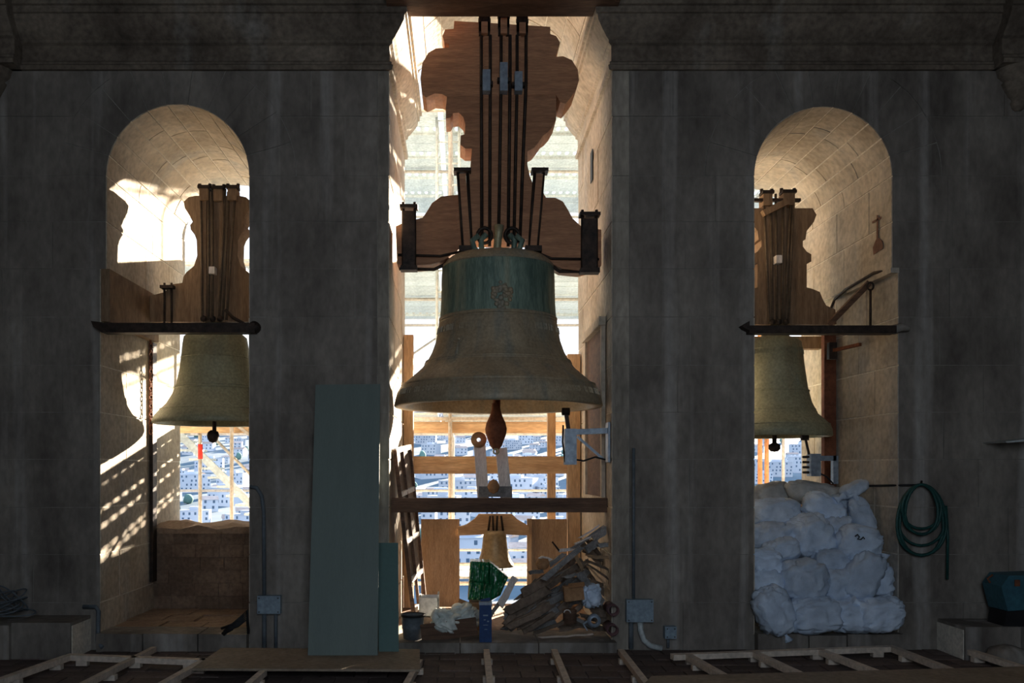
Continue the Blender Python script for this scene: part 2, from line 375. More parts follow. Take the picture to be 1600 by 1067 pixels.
# cornices (profile swept along the wall and round into the middle opening)
prof = [(0, 5.165), (.035, 5.165), (.045, 5.20), (.03, 5.215), (.03, 5.235), (.012, 5.25), (.012, 5.385), (.04, 5.40), (.04, 5.425), (.065, 5.445), (.11, 5.50), (.15, 5.555), (.155, 5.60), (.175, 5.605), (.175, 5.66), (.20, 5.665), (.20, 5.72), (0, 5.72)]
def sweep(path, prof_):
    """path: list of ((x,y), (ox,oy)) base point and outward direction (mitred)"""
    mb = MB(); n = len(prof_); vs = []
    for (x, y), (ox, oy) in path:
        vs += [(x+ox*o, y+oy*o, z) for o, z in prof_]
    fs = [(i*n+k, (i+1)*n+k, (i+1)*n+k+1, i*n+k+1) for i in range(len(path)-1) for k in range(n-1)]
    fs += [tuple(range(n)), tuple(range((len(path)-1)*n, len(path)*n))[::-1]]
    return mb.add(vs, fs)
lb = -3.86; rb = 4.74
t1 = struct('trim_1', sweep([((WX0, 0), (0, -1)), ((lb, 0), (0, -1)), ((XC0, 0), (1, -1))], prof), M['cornice'], 'moulded stone cornice above the left arch', 'cornice')
part('cornice_return', sweep([((XC0, 0), (1, -1)), ((XC0, TH), (1, 0))], prof), M['jamb'], t1, 'warm tan return of the cornice into the opening')
t1 = struct('trim_2', sweep([((XC1, 0), (-1, -1)), ((WX1, 0), (0, -1))], prof), M['cornice'], 'moulded stone cornice above the right arch', 'cornice')
part('cornice_return', sweep([((XC1, TH), (-1, 0)), ((XC1, 0), (-1, -1))], prof), M['jamb'], t1, 'warm tan return of the cornice into the opening')
# forward breaks of the cornice at both corners, carried by carved corbels
for nm, x0, x1, cxp in (('trim_3', WX0, lb-.05, -4.2), ('trim_4', rb, WX1, 4.97)):
    p2 = [(o+.14, z) for o, z in prof]; p2[0] = (0, prof[0][1]); p2[-1] = (0, prof[-1][1])
    mb = sweep([((x0, 0), (0 if x0 < 0 else -.0, -1)), ((x1, 0), (0, -1))], p2)
    t = struct(nm, mb, M['cornice'], 'cornice break over the %s corner corbel' % ('left' if x0 < 0 else 'right'), 'cornice')
    cb = MB().lathe([(.02, 4.80), (.05, 4.82), (.07, 4.87), (.055, 4.90), (.09, 4.93), (.13, 5.0), (.15, 5.04), (.13, 5.06), (.18, 5.10), (.20, 5.17)], (cxp, 0, 0), 20)
    part('corbel', cb, M['cornice'], t)

# floor, ceiling, side and back walls
struct('floor', MB().bb(WX0, WX1, -9.8, .01, -.3, -.02), M['floor'], 'dusty floor of the bell chamber', 'floor')
fl = bpy.data.objects['floor']
tile_mesh = None
rr = random.Random(4)
for j in range(7):
    for i in range(40):
        x = WX0+.15+i*.26+(.13 if j % 2 else 0); y = -.10-j*.215
        if x > WX1-.1: continue
        if tile_mesh is None:
            o = part('floor_tile', MB().bb(-.125, .125, -.102, .102, -.03, 0), M['tile'], fl); tile_mesh = o.data
        else:
            o = bpy.data.objects.new('floor_tile', tile_mesh); C.objects.link(o); o.parent = fl
        o.location = (x, y, rr.uniform(-.004, .004)); o.rotation_euler = (rr.uniform(-.01, .01), rr.uniform(-.01, .01), rr.uniform(-.01, .01))
struct('ceiling', MB().bb(WX0, WX1, -9.8, .0, 6.0, 6.2), M['timber_dark'], 'dark plank ceiling of the bell chamber', 'ceiling')
ce = bpy.data.objects['ceiling']
for i, x in enumerate([-4.3, -3.3, -2.3, -1.35, 2.0, 2.9, 3.9, 4.9]):
    part('joist', MB().bb(x-.09, x+.09, -9.5, -.02, 5.80, 6.0), M['timber_dark'], ce)
for k, y in enumerate([-.30, -1.6]):
    part('ceiling_beam', MB().bb(WX0, WX1, y-.11, y+.11, 5.735+.02*k, 5.94), M['timber_dark'], ce)
struct('wall_left', MB().bb(WX0-.3, WX0, -9.8, .5, -.3, 6.2), M['room'], 'dark side wall left of the room')
struct('wall_right', MB().bb(WX1, WX1+.3, -9.8, .5, -.3, 6.2), M['room'], 'dark side wall right of the room')
bw = MB()
bw.bb(WX0, -1.1, -9.8, -9.5, -.3, 6.2); bw.bb(1.9, WX1, -9.8, -9.5, -.3, 6.2); bw.bb(-1.1, 1.9, -9.8, -9.5, 4.5, 6.2); bw.bb(-1.1, 1.9, -9.8, -9.5, -.3, 1.5)  # wall drawn closer and opening narrowed so the light falls off sideways
struct('wall_back', bw, M['room'], 'unseen far wall behind the viewer, its wide opening sized for the light')
# threshold of the middle opening
def slabs(x0, x1, y0, y1, z0, z1, n, m, name):
    wq = (x1-x0)/n
    for i in range(n):
        a = x0+wq*i+.004; b = x0+wq*(i+1)-.004
        part(name, MB().bb(a, b, y0, y1, z0, z1+R.uniform(-.006, .004)), m, wall)
slabs(XC0-.05, XC1+.02, -.14, .5, -.04, .085, 3, M['wall'], 'threshold_stone')
slabs(XC0, XC1, .5, 1.4, .0, .075, 3, M['rubble'], 'threshold_stone'); slabs(XC0, XC1, 1.4, 2.28, .0, .075, 4, M['rubble'], 'threshold_stone')
# low masonry ledges at the foot of the wall, far left and far right
for nm, x0, x1, y0, h, lab in (('trim_5', WX0, -3.30, -.42, .30, 'low stone bench at the foot of the wall, far left'), ('trim_6', 4.25, WX1, -.45, .27, 'low stone bench at the foot of the wall, far right')):
    t = struct(nm, MB().bb(x0, x1, y0+.03, 0, -.02, h-.02), M['mortar'], lab, 'bench')
    x = x0; rr = random.Random(int(h*100))
    while x < x1-.02:
        xe = min(x1, x+rr.uniform(.35, .55)); xe = x1 if x1-xe < .2 else xe
        part('bench_stone', MB().bb(x+.006, xe-.006, y0+rr.uniform(-.02, .02), 0, -.01, h+rr.uniform(-.015, .01)), M['wall'], t); x = xe
# lintel timber over the middle opening
lt = MB().bb(XC0-.03, XC1+.0, -.24, .12, 5.635, 5.73)
solo('lintel_beam', MB().bb(XC0+.0, XC1+.02, -.44, .0, 5.652, 5.735), M['timber_dark'], 'brown timber lintel across the top of the tall middle opening', 'beam')

# ------------------------------------------------------------------ bells
def poly_px(pts, y): return [(P(a, b, y).x, P(a, b, y).z) for a, b in pts]
def bell_profile(cpx, pts, d, ridge=()):
    return [(hw*d/FPX, CAM_H+(735-py)*d/FPX) for hw, py in pts]
def bell(name, label, cx_px, y, pts, m, thick=.06, group=None):
    d = CAM_D+y; c = P(cx_px, 735, y); prof_ = bell_profile(cx_px, pts, d)
    zr = prof_[-1][1]; r0 = prof_[-1][0]
    rt = root(name, (c.x, y, zr), label, 'bell', group)
    out = [(0.001, prof_[0][1]+.01)]+prof_
    inner = [(r0-.012, zr-.012), (r0-thick*1.2, zr-.006)]+[(max(.02, r-thick), z) for r, z in prof_[::-1][1:] if z > zr+.06]+[(.001, prof_[0][1]-thick)]
    mb = MB().lathe((out+inner)[::-1], (c.x, y, 0), 72)
    part('body', mb, m, rt)
    return rt, c, d
def ring(rt, c, y, r, z, m, w_=.012, name='moulding_ring', h=.02):
    part(name, MB().lathe([(r-.01, z-h/2), (r+w_*.8, z-h/2), (r+w_, z), (r+w_*.8, z+h/2), (r-.01, z+h/2)], (c.x, y, 0), 72), m, rt)
YB = .35
big_pts = [(40, 400), (60, 402), (74, 405), (82, 411), (86, 420), (87.5, 440), (88, 470), (90, 500), (93, 512), (97, 535), (103, 552), (110, 565), (119, 577), (130, 587), (143, 598), (152, 606), (157, 615), (160, 626), (162, 635)]
bb_, bc, bd = bell('great_bell', 'large green-brown bronze bell hanging in the tall middle opening', 778, YB, big_pts, M['bronze_big'], .085)
def rz(py, d): return CAM_H+(735-py)*d/FPX
# verdigris upper waist as a thin cast zone
zone = [(hw*bd/FPX+.003, rz(py, bd)) for hw, py in ((86.3, 421), (87.3, 430), (87.7, 440), (88, 455), (88.2, 470), (89, 485), (90, 498))]
part('waist_zone', MB().lathe(zone[::-1], (bc.x, YB, 0), 72), M['bronze_green'], bb_, 'dark green patinated band of the waist')
for hw, py, ww in ((86.5, 419, .008), (90.5, 501, .014), (91, 505, .010), (112, 567.5, .012), (114, 570.5, .008), (150, 604, .010)):
    ring(bb_, bc, YB, hw*bd/FPX-.002, rz(py, bd), M['bronze_big'], ww)
def interp(pts, py):
    for (h0, p0), (h1, p1) in zip(pts[:-1], pts[1:]):
        if p0 <= py <= p1: return h0+(h1-h0)*(py-p0)/max(1e-6, p1-p0)
    return pts[-1][0]
def surf(c, y, d, pts, dpx, py, lift=.006):
    """point of the bell's surface seen dpx right of its axis"""
    r = interp(pts, py)*d/FPX+lift; x = dpx*d/FPX
    return Vector((c.x+x, y-math.sqrt(max(1e-4, r*r-x*x)), rz(py, d)))
# cast letters round the bell (unreadable at this size): raised strokes
def letters(rt, c, y, d, pts, py, h, m, n, span=PI*.92, name='inscription'):
    mb = MB(); rr = random.Random(int(py)); 
    for k in range(n):
        a = -PI/2-span/2+span*(k+.5)/n
        if rr.random() < .12: continue
        r = interp(pts, py)*d/FPX+.004; r2 = interp(pts, py-h*FPX/d)*d/FPX+.004; zc = rz(py, d)
        t = Vector((-math.sin(a), math.cos(a), 0)); cc = Vector((c.x+r*math.cos(a), y+r*math.sin(a), zc)); ct = Vector((c.x+r2*math.cos(a), y+r2*math.sin(a), zc+h))
        ww = .9*r*span/n*.3; q = h*.13
        mb.bar(cc-t*ww, ct-t*ww, q, .006)
        if rr.random() < .7: mb.bar(cc+t*ww, ct+t*ww, q, .006)
        if rr.random() < .6: mb.bar(ct-t*ww, ct+t*ww, q, .006)
        if rr.random() < .5: mb.bar((cc+ct)/2-t*ww, (cc+ct)/2+t*ww, q, .006)
    part(name, mb, m, rt, kind='stuff')
letters(bb_, bc, YB, bd, big_pts, 525, .055, M['bronze_big'], 46)
letters(bb_, bc, YB, bd, big_pts, 621, .05, M['bronze_big'], 60, PI*.8)
# crest relief
cr_ = MB(); rr = random.Random(3)
def blob(mb, c, r, n=8, sy=.5):
    vs = []; fs = []
    for i in range(1, 5):
        for k in range(n):
            th = PI*i/5; a = 2*PI*k/n
            vs.append((c[0]+r*math.sin(th)*math.cos(a), c[1]+r*sy*math.sin(th)*math.sin(a), c[2]+r*math.cos(th)))
    for i in range(3):
        for k in range(n): fs.append((i*n+k, (i+1)*n+k, (i+1)*n+(k+1) % n, i*n+(k+1) % n))
    fs += [tuple(range(n)), tuple(range(3*n, 4*n))[::-1]]
    mb.add(vs, fs, True)
for k in range(46):
    a = rr.uniform(0, 2*PI); q = math.sqrt(rr.random()); yy = 478+20*q*math.sin(a); xx = 2+(15 if yy > 465 else 9)*q*math.cos(a)
    blob(cr_, surf(bc, YB, bd, big_pts, xx, yy, .004), rr.uniform(.012, .026))
part('crest_relief', cr_, M['bronze_big'], bb_, 'cast crest in relief on the waist')
fg = MB()
fg.tube([surf(bc, YB, bd, big_pts, -64, 567), surf(bc, YB, bd, big_pts, -63, 555), surf(bc, YB, bd, big_pts, -61, 545)], [.02, .016, .012], 6)
fg.tube([surf(bc, YB, bd, big_pts, -68, 545), surf(bc, YB, bd, big_pts, -62, 549), surf(bc, YB, bd, big_pts, -56, 541)], .008, 6)
blob(fg, surf(bc, YB, bd, big_pts, -61, 541), .013)
part('figure_relief', fg, M['bronze_big'], bb_, 'small cast figure in relief')
# crown loops
cw = [('crown_post', [(778, 403), (777, 385), (779, 365), (780, 352)], .035, M['brass'], 0)]
for nm, pts, r, m, dy in cw:
    part(nm, MB().tube([P(a, b, YB-.24+dy) for a, b in pts], [r*1.4, r, r, r*1.3], 12), m, bb_, 'pale brass centre post of the crown')
for pts, dy in (([(756, 403), (741, 388), (738, 376), (748, 368)], -.25), ([(762, 403), (752, 386), (752, 374), (760, 366)], -.22), ([(800, 403), (812, 388), (816, 376), (806, 368)], -.25), ([(796, 403), (803, 388), (804, 376), (796, 366)], -.22)):
    part('crown_loop', MB().tube([P(a, b, YB+dy) for a, b in pts], .026, 10), M['bronze_green'], bb_)
# clapper of the great bell
cl = root('clapper', P(775, 703, YB), 'rust-red pear-shaped clapper hanging below the great bell', 'clapper')
part('clapper_head', MB().lathe([(hw*bd/FPX, rz(py, bd)) for hw, py in ((.2, 704), (5, 702), (9, 697), (12, 689), (16, 678), (17, 670), (15, 661), (10, 650), (7, 640), (6, 630))], (P(775, 0, YB).x, YB, 0), 24), M['rust'], cl)
part('clapper_shaft', MB().tube([P(776, 634, YB), P(777, 560, YB), P(778, 430, YB)], .035, 10), M['rust'], cl)
part('clapper_ring', MB().tube([P(775+4*math.cos(a*PI/6), 705+4*math.sin(a*PI/6), YB-.03) for a in range(12)], .008, 6, closed=True), M['brass'], cl)

# yoke of the great bell
yk = root('great_yoke', P(778, 380, YB), 'huge scrolled red-brown timber yoke over the great bell', 'yoke')
headp = [(710, 47), (780, 51), (857, 56), (857, 67), (866, 70), (872, 80), (869, 91), (864, 102), (877, 101), (890, 107), (899, 121), (901, 138), (896, 153), (887, 166), (880, 174), (872, 171), (866, 160), (699, 163), (692, 159), (680, 158), (667, 164), (661, 160), (658, 135), (661, 112), (670, 96), (682, 89), (702, 88), (702, 82), (695, 80), (692, 70), (696, 60), (709, 59)]
trunkp = [(699, 163), (866, 160), (866, 198), (859, 210), (852, 218), (846, 222), (840, 231), (832, 241), (822, 246), (822, 267), (826, 285), (832, 300), (842, 318), (846, 340), (838, 395), (826, 380), (744, 380), (720, 392), (713, 345), (718, 315), (730, 295), (734, 277), (737, 242), (727, 242), (719, 236), (720, 222), (726, 220), (727, 205), (724, 194), (717, 187), (708, 188), (704, 195), (697, 196), (697, 180)]
lw = [(718, 312), (708, 312), (690, 314), (676, 324), (668, 337), (661, 347), (637, 352), (620, 360), (622, 417), (637, 420), (675, 418), (695, 411), (714, 398), (720, 392), (713, 345)]
rw_ = [(845, 305), (851, 316), (865, 316), (877, 322), (885, 335), (892, 348), (905, 360), (925, 364), (936, 365), (936, 420), (905, 428), (875, 425), (860, 417), (850, 406), (838, 395), (846, 340)]
def mbp(pts, y, t): return MB().prism(poly_px(pts, y), y-t, y+t)
part('yoke_head', mbp(headp, YB, .17), M['yoke'], yk); part('yoke_trunk', mbp(trunkp, YB, .165), M['yoke'], yk)
part('yoke_wing', mbp(lw, YB, .14), M['yoke'], yk); part('yoke_wing', mbp(rw_, YB, .14), M['yoke'], yk)
yf = YB-.19
for a, b in ((752, 753), (766, 765), (783, 779), (797, 794), (808, 803), (822, 812)):
    part('tie_rod', MB().tube([P(a, 55, yf), P(a, 130, yf), P(b, 385, yf)], .015, 8), M['iron'], yk)
for x0, x1 in ((755, 767), (778, 792), (803, 815)):
    part('iron_strap', MB().bar(P((x0+x1)/2, 48, yf+.01), P((x0+x1)/2-(2 if x0 > 760 else 0), 372, yf+.01), .055, .02), M['yoke'], yk)
for x, y0 in ((757, 32), (787, 26), (816, 33)):
    h = part('clamp_plate', MB().bar(P(x-9, y0+4, yf), P(x+9, y0+4, yf), .03, .16, (0, 0, 1)) .bar(P(x-6, y0+2, yf), P(x-6, 56, yf), .03, .03).bar(P(x+6, y0+2, yf), P(x+6, 56, yf), .03, .03), M['iron'], yk)
    for s in (-6, 6):
        part('nut', MB().lathe([(.022, -.02), (.022, .02), (.001, .021)], P(x+s, y0, yf), 6, False), M['iron'], h)
    part('packing_block', MB().bb(P(x-5, 0, yf).x, P(x+5, 0, yf).x, yf-.05, yf+.05, P(0, 56, yf).z, P(0, y0+6, yf).z), M['yoke'], yk)
for x, y0, y1 in ((760, 115, 148), (787, 104, 148), (810, 118, 148)):
    part('strap_block', MB().bb(P(x-6, 0, yf-.05).x, P(x+6, 0, yf-.05).x, yf-.09, yf, P(0, y1, yf).z, P(0, y0, yf).z), M['steel'], yk, 'worn grey iron block between the rods')
    part('strap_bridge', MB().bar(P(x-10, (y0+y1)/2, yf-.03), P(x+10, (y0+y1)/2, yf-.03), .035, .06, (0, 1, 0)), M['iron'], yk)
for xa, xb, xc, xd in ((715, 730, 724, 737), (836, 850, 827, 839)):
    part('tie_rod', MB().tube([P(xa, 262, yf), P(xc, 390, yf)], .015, 8), M['iron'], yk)
    part('tie_rod', MB().tube([P(xb, 262, yf), P(xd, 390, yf)], .015, 8), M['iron'], yk)
    part('clamp_plate', MB().bar(P(xa-6, 268, yf), P(xb+6, 268, yf), .03, .14, (0, 1, 0)), M['iron'], yk)
    part('side_strap', MB().bar(P((xa+xb)/2, 272, yf+.0), P((xc+xd)/2, 388, yf+.0), .06, .03), M['yoke'], yk)
    part('foot_plate', MB().bar(P(xc-7, 390, yf), P(xd+7, 390, yf), .05, .12), M['iron'], yk)
for x0, x1, y0, y1 in ((630, 648, 322, 420), (910, 932, 334, 424)):
    for x in (x0, x1): part('tie_rod', MB().tube([P(x, y0-6, YB-.17), P(x, y1+3, YB-.17)], .014, 8), M['iron'], yk)
    part('wing_strap', MB().bb(P(x0, 0, YB-.17).x, P(x1, 0, YB-.17).x, YB-.185, YB-.15, P(0, y1, YB-.17).z, P(0, y0+8, YB-.17).z), M['iron'], yk)
    part('clamp_plate', MB().bar(P(x0-5, y0+2, YB-.17), P(x1+5, y0+2, YB-.17), .03, .12), M['iron'], yk)
    part('foot_plate', MB().bar(P(x0-4, y1, YB-.17), P(x1+4, y1, YB-.17), .04, .12), M['iron'], yk)
part('tie_rod', MB().tube([P(622, 398, YB-.16), P(688, 400, YB-.16), P(720, 393, YB-.16)], .012, 6), M['iron'], yk)
part('tie_rod', MB().tube([P(936, 405, YB-.16), P(862, 404, YB-.16), P(838, 394, YB-.16)], .012, 6), M['iron'], yk)
part('under_strap', MB().tube([P(836, 394, YB-.1), P(858, 413, YB-.1), P(874, 424, YB-.1), P(934, 424, YB-.1)], .016, 6), M['iron'], yk)
part('under_strap', MB().tube([P(722, 394, YB-.1), P(696, 413, YB-.1), P(678, 421, YB-.1), P(624, 420, YB-.1)], .016, 6), M['iron'], yk)
for x, dx in ((757, -1), (800, 1)):
    part('shackle', MB().tube([P(x+11*math.cos(a*PI/8), 368+12*math.sin(a*PI/8), yf-.02) for a in range(16)], .016, 8, closed=True), M['iron'], yk)

# left bell
YLB = 1.15
lpts = [(30, 521), (42, 523), (48, 528), (50, 540), (51.5, 556), (54.5, 579), (59, 601), (65, 617), (74, 632), (84, 642), (91, 650), (94, 655), (95, 661)]
lbell, lc, ld = bell('side_bell', 'olive bronze bell half hidden in the left arch', 337, YLB, lpts, M['bronze'], .05)
for hw, py, ww in ((52, 560, .006), (60, 604, .008), (62, 608, .006), (83, 641, .006)): ring(lbell, lc, YLB, hw*ld/FPX-.002, rz(py, ld), M['bronze'], ww, h=.014)
lcl = root('clapper', P(333, 692, YLB), 'black ball clapper under the left arch bell', 'clapper')
part('clapper_head', MB().lathe([(.1*ld/FPX, rz(692, ld)), (6*ld/FPX, rz(690, ld)), (9*ld/FPX, rz(684, ld)), (9.5*ld/FPX, rz(680, ld)), (8*ld/FPX, rz(675, ld)), (4*ld/FPX, rz(672, ld))], (P(333, 0, YLB).x, YLB, 0), 16), M['iron'], lcl)
part('clapper_shaft', MB().tube([P(335, 674, YLB), P(336, 560, YLB)], .022, 8), M['iron'], lcl)
# right bell
YRB = 1.25
rpts = [(24, 528), (34, 530), (39, 536), (41, 550), (43, 570), (48, 606), (54, 630), (63, 648), (73, 657), (80, 664), (83, 671), (84, 681)]
rbell, rc, rd = bell('side_bell', 'pale green bronze bell half hidden in the right arch, cross in relief', 1211, YRB, rpts, M['bronze'], .05)
for hw, py, ww in ((40.5, 546, .006), (50, 612, .008), (59, 641, .01), (61, 645, .007), (80, 664, .007)): ring(rbell, rc, YRB, hw*rd/FPX-.002, rz(py, rd), M['bronze'], ww, h=.014)
letters(rbell, rc, YRB, rd, rpts, 555, .04, M['bronze'], 26, PI)
sx_ = MB()
for a, b in (((2, 573), (20, 606)), ((20, 588), (9, 606)), ((17, 592), (22, 606)), ((4, 574), (8, 572))): sx_.bar(surf(rc, YRB, rd, rpts, *a), surf(rc, YRB, rd, rpts, *b), .016, .008)
part('cross_relief', sx_, M['bronze'], rbell, 'slanting cast cross in relief')
rcl = root('clapper', P(1210, 706, YRB), 'black hammer-shaped clapper under the right arch bell', 'clapper')
part('clapper_head', MB().lathe([(.1*rd/FPX, rz(706, rd)), (6*rd/FPX, rz(705, rd)), (9*rd/FPX, rz(701, rd)), (9*rd/FPX, rz(695, rd)), (4*rd/FPX, rz(692, rd))], (P(1210, 0, YRB).x, YRB, 0), 14), M['iron'], rcl)
part('clapper_shaft', MB().tube([P(1210, 695, YRB), P(1211, 560, YRB)], .024, 8), M['iron'], rcl)

def side_yoke(label, cx, outline_half, y, rods, ybot, ytop, m, tilt=0, wing=None, xmin=None):
    d = CAM_D+y; c = P(cx, ybot, y)
    yk_ = root('bell_yoke', c, label, 'yoke')
    full = [(cx-h, py) for h, py in outline_half]+[(cx+h, py) for h, py in outline_half[::-1]]
    if xmin is not None: full = [(min(max(a, xmin[0]), xmin[1]), b) for a, b in full]
    part('yoke_body', mbp(full, y, .13), m, yk_)
    return yk_
lh = [(34, 312), (44, 314), (52, 321), (50, 331), (43, 342), (38, 352), (42, 357), (41, 364), (35, 372), (32, 380), (31, 404), (36, 420), (48, 430), (52, 436), (54, 446), (74, 449), (80, 460), (99, 465), (104, 466), (104, 506)]
lyk = side_yoke('scrolled brown timber yoke above the left arch bell', 345, lh, YLB, None, 506, 292, M['yoke_grey'], xmin=(236, 415))
rh = [(30, 331), (47, 331), (53, 341), (49, 352), (38, 366), (36, 379), (32, 380), (32, 390), (38, 398), (45, 402), (45, 413), (38, 416), (38, 453), (46, 455), (58, 460), (63, 472), (68, 481), (82, 487), (84, 510)]
ryk = side_yoke('scrolled brown timber yoke above the right arch bell', 1215, rh, YRB, None, 510, 300, M['yoke_grey'], xmin=(1135, 1315))
def rods(yk_, xs, y, ytop, ybot, clamp):
    yy = y-.155
    for xa, xb in xs: part('tie_rod', MB().tube([P(xa, ytop, yy), P(xb, ybot, yy)], .013, 8), M['brown_iron'], yk_)
    for x, w2, py in clamp:
        h = part('clamp_plate', MB().bar(P(x-w2, py, yy), P(x+w2, py, yy), .03, .12), M['iron'], yk_)
        part('packing_block', MB().bb(P(x-w2+2, 0, yy).x, P(x+w2-2, 0, yy).x, yy-.04, yy+.1, P(0, py+20, yy).z, P(0, py+2, yy).z), M['yoke_grey'], yk_)
        for s in (-w2+1, w2-1): part('nut', MB().lathe([(.018, -.015), (.018, .03), (.001, .031)], P(x+s, py-2, yy), 6, False), M['iron'], h)
rods(lyk, ((314, 316), (326, 326), (332, 332), (352, 342), (358, 348), (368, 354)), YLB, 295, 500, ((320, 9, 294), (342, 9, 295), (364, 9, 294)))
for x in (320, 329, 347, 357): part('iron_strap', MB().bar(P(x, 300, YLB-.14), P(x-(5 if x > 340 else 0), 500, YLB-.14), .03, .02), M['yoke_grey'], lyk)
part('clamp_block', MB().bb(P(327, 0, YLB-.2).x, P(336, 0, YLB-.2).x, YLB-.22, YLB-.12, P(0, 428, YLB-.2).z, P(0, 417, YLB-.2).z), M['pale_wood'], lyk, 'pale squared block wedged behind the rods')
for x in (257, 268): part('tie_rod', MB().tube([P(x, 442, YLB-.15), P(x, 506, YLB-.15)], .012, 6), M['iron'], lyk)
part('clamp_plate', MB().bar(P(252, 449, YLB-.15), P(273, 449, YLB-.15), .03, .1), M['iron'], lyk)
part('hook_bar', MB().tube([P(352, 484, YLB-.18), P(364, 496, YLB-.18), P(384, 507, YLB-.18), P(398, 503, YLB-.18)], .016, 8), M['iron'], lyk)
for x in (318, 332, 344): part('eye_nut', MB().lathe([(.001, -.035), (.03, -.02), (.035, 0), (.03, .02), (.001, .035)], P(x, 498, YLB-.18), 10), M['iron'], lyk)
rods(ryk, ((1193, 1202), (1204, 1207), (1212, 1214), (1224, 1222), (1236, 1226), (1240, 1232)), YRB, 303, 505, ((1198, 9, 302), (1231, 11, 301)))
for x in (1199, 1207, 1226, 1239): part('iron_strap', MB().bar(P(x, 320, YRB-.14), P(x+(4 if x < 1215 else -4), 500, YRB-.14), .035, .02), M['yoke_grey'], ryk)
part('clamp_block', MB().bb(P(1211, 0, YRB-.2).x, P(1220, 0, YRB-.2).x, YRB-.24, YRB-.12, P(0, 412, YRB-.2).z, P(0, 400, YRB-.2).z), M['pale_wood'], ryk, 'pale squared block wedged behind the rods')
part('top_bar', MB().bar(P(1192, 334, YRB-.2), P(1228, 316, YRB-.2), .06, .08), M['yoke_grey'], ryk)
part('cross_bar', MB().bar(P(1176, 313, YRB-.16), P(1250, 313, YRB-.16), .03, .05), M['iron'], ryk)
for x in (1207, 1217, 1228): part('eye_nut', MB().lathe([(.001, -.03), (.028, -.02), (.03, 0), (.028, .02), (.001, .03)], P(x, 503, YRB-.18), 10), M['iron'], ryk)
bs = MB()
for k in range(7): bs.bar(P(1284+k*3, 492, YRB-.02), P(1283+k*3, 477+k*1.6, YRB-.02), .008, .03)
part('bristle', bs, M['iron'], ryk, 'row of short upright spikes on the yoke shoulder', kind='stuff')
# crowns hidden tops
for rt, c, y, d, p in ((lbell, lc, YLB, ld, 521), (rbell, rc, YRB, rd, 528)):
    part('crown', MB().lathe([(.001, rz(p, d)+.13), (.10, rz(p, d)+.12), (.12, rz(p, d)+.05), (.16, rz(p, d)-.01)], (c.x, y, 0), 20), M['bronze'], rt)

# iron beams across the side arches, with their bits
lbeam = root('support_beam', P(276, 520, -.04), 'black iron beam across the left arch under the yoke', 'beam')
part('beam', MB().bb(P(163, 0, -.04).x, P(400, 0, -.04).x, -.10, .03, P(0, 521, -.04).z, P(0, 506, -.04).z), M['iron'], lbeam)
part('beam_end', MB().prism(poly_px([(146, 503), (163, 505), (163, 521), (150, 512)], -.04), -.1, .0), M['iron'], lbeam)
part('beam_end', MB().lathe([(.001, -.035), (.05, -.03), (.05, .03), (.001, .035)], P(398, 511, -.06), 14, True, 'y'), M['iron'], lbeam)
rbeam = root('support_beam', P(1280, 523, -.04), 'black iron beam across the right arch under the yoke', 'beam')
part('beam', MB().bb(P(1168, 0, -.04).x, P(1396, 0, -.04).x, -.10, .03, P(0, 522, -.04).z, P(0, 510, -.04).z), M['iron'], rbeam)
part('beam_end', MB().prism(poly_px([(1156, 510), (1168, 503), (1168, 518), (1160, 514)], -.04), -.1, .0), M['iron'], rbeam)
part('beam_end', MB().tube([P(1394, 516, -.05), P(1408, 511, -.06), P(1421, 514, -.06)], [.045, .04, .02], 8), M['wall'], rbeam, 'mortar-crusted beam end let into the wall')
solo('timber_and_shade_slab', MB().bb(XR0+.02, P(1306, 0, 1.7).x, 1.68, 1.80, P(0, 545, 1.7).z, P(0, 526, 1.7).z), M['yoke_grey'], 'brown timber under the iron beam of the right arch', 'beam')
solo('timber_and_shade_slab', MB().bb(XL0-STEP+.014, XL0-.015+.05, .0, 1.3, 2.93, 3.40), M['yoke_grey'], 'brown plank standing for warm shade on the left jamb of the left arch', 'beam')  # brown plank added where the jamb recess lies in warm shade
solo('diagonal_strut', MB().bar(P(1296, 506, .75), P(1358, 442, .35), .05, .05), M['timber_dark'], 'dark timber strut leaning above the iron beam in the right arch', 'strut')
hr = root('hanging_rod', P(1360, 508, .32), 'thin iron rod standing on the beam in the right arch', 'rod')
part('rod', MB().tube([P(1360, 509, .32), P(1360, 452, .32)], .012, 8), M['iron'], hr)
part('loop', MB().tube([P(1360+5*math.cos(a*PI/6), 447+6*math.sin(a*PI/6), .32) for a in range(12)], .009, 6, closed=True), M['iron'], hr)
solo('wall_cable', MB().tube([P(1401, 420, .03), Vector((XR1-.03, .3, LEDGE+.03)), Vector((XR1-.03, .9, LEDGE+.0)), P(1304, 468, 1.35), P(1299, 480, 1.4), P(1297, 505, 1.4)], .014, 8), M['iron'], 'dark cable running along the ledge of the right arch', 'cable')
solo('wall_cable', MB().tube([P(1272, 545, 2.1), P(1272, 570, 2.1), P(1276, 600, 2.0), P(1288, 625, 1.9), P(1301, 636, 1.7)], .013, 8), M['iron'], 'curved cable on the lit stone beside the right arch bell', 'cable')
solo('wall_cable', MB().tube([P(1318, 759, .8), P(1362, 759, .4), P(1408, 758, -.02), P(1440, 758, -.02)], .010, 8), M['black'], 'thin black cable from the bags to the hose hook', 'cable')
solo('steel_channel', MB().bb(XR1+STEP-.13, XR1+STEP-.015, 1.30, 1.40, 1.3, 3.02).bb(XR1+STEP-.15, XR1+STEP-.03, 1.27, 1.30, 1.3, 3.0), M['rust'], 'rusty vertical channel on the jamb of the right arch', 'channel')
solo('steel_channel', MB().bb(XL0-STEP+.015, XL0-STEP+.05, 1.24, 1.36, .45, 2.92), M['iron'], 'dark vertical channel on the jamb of the left arch', 'channel')
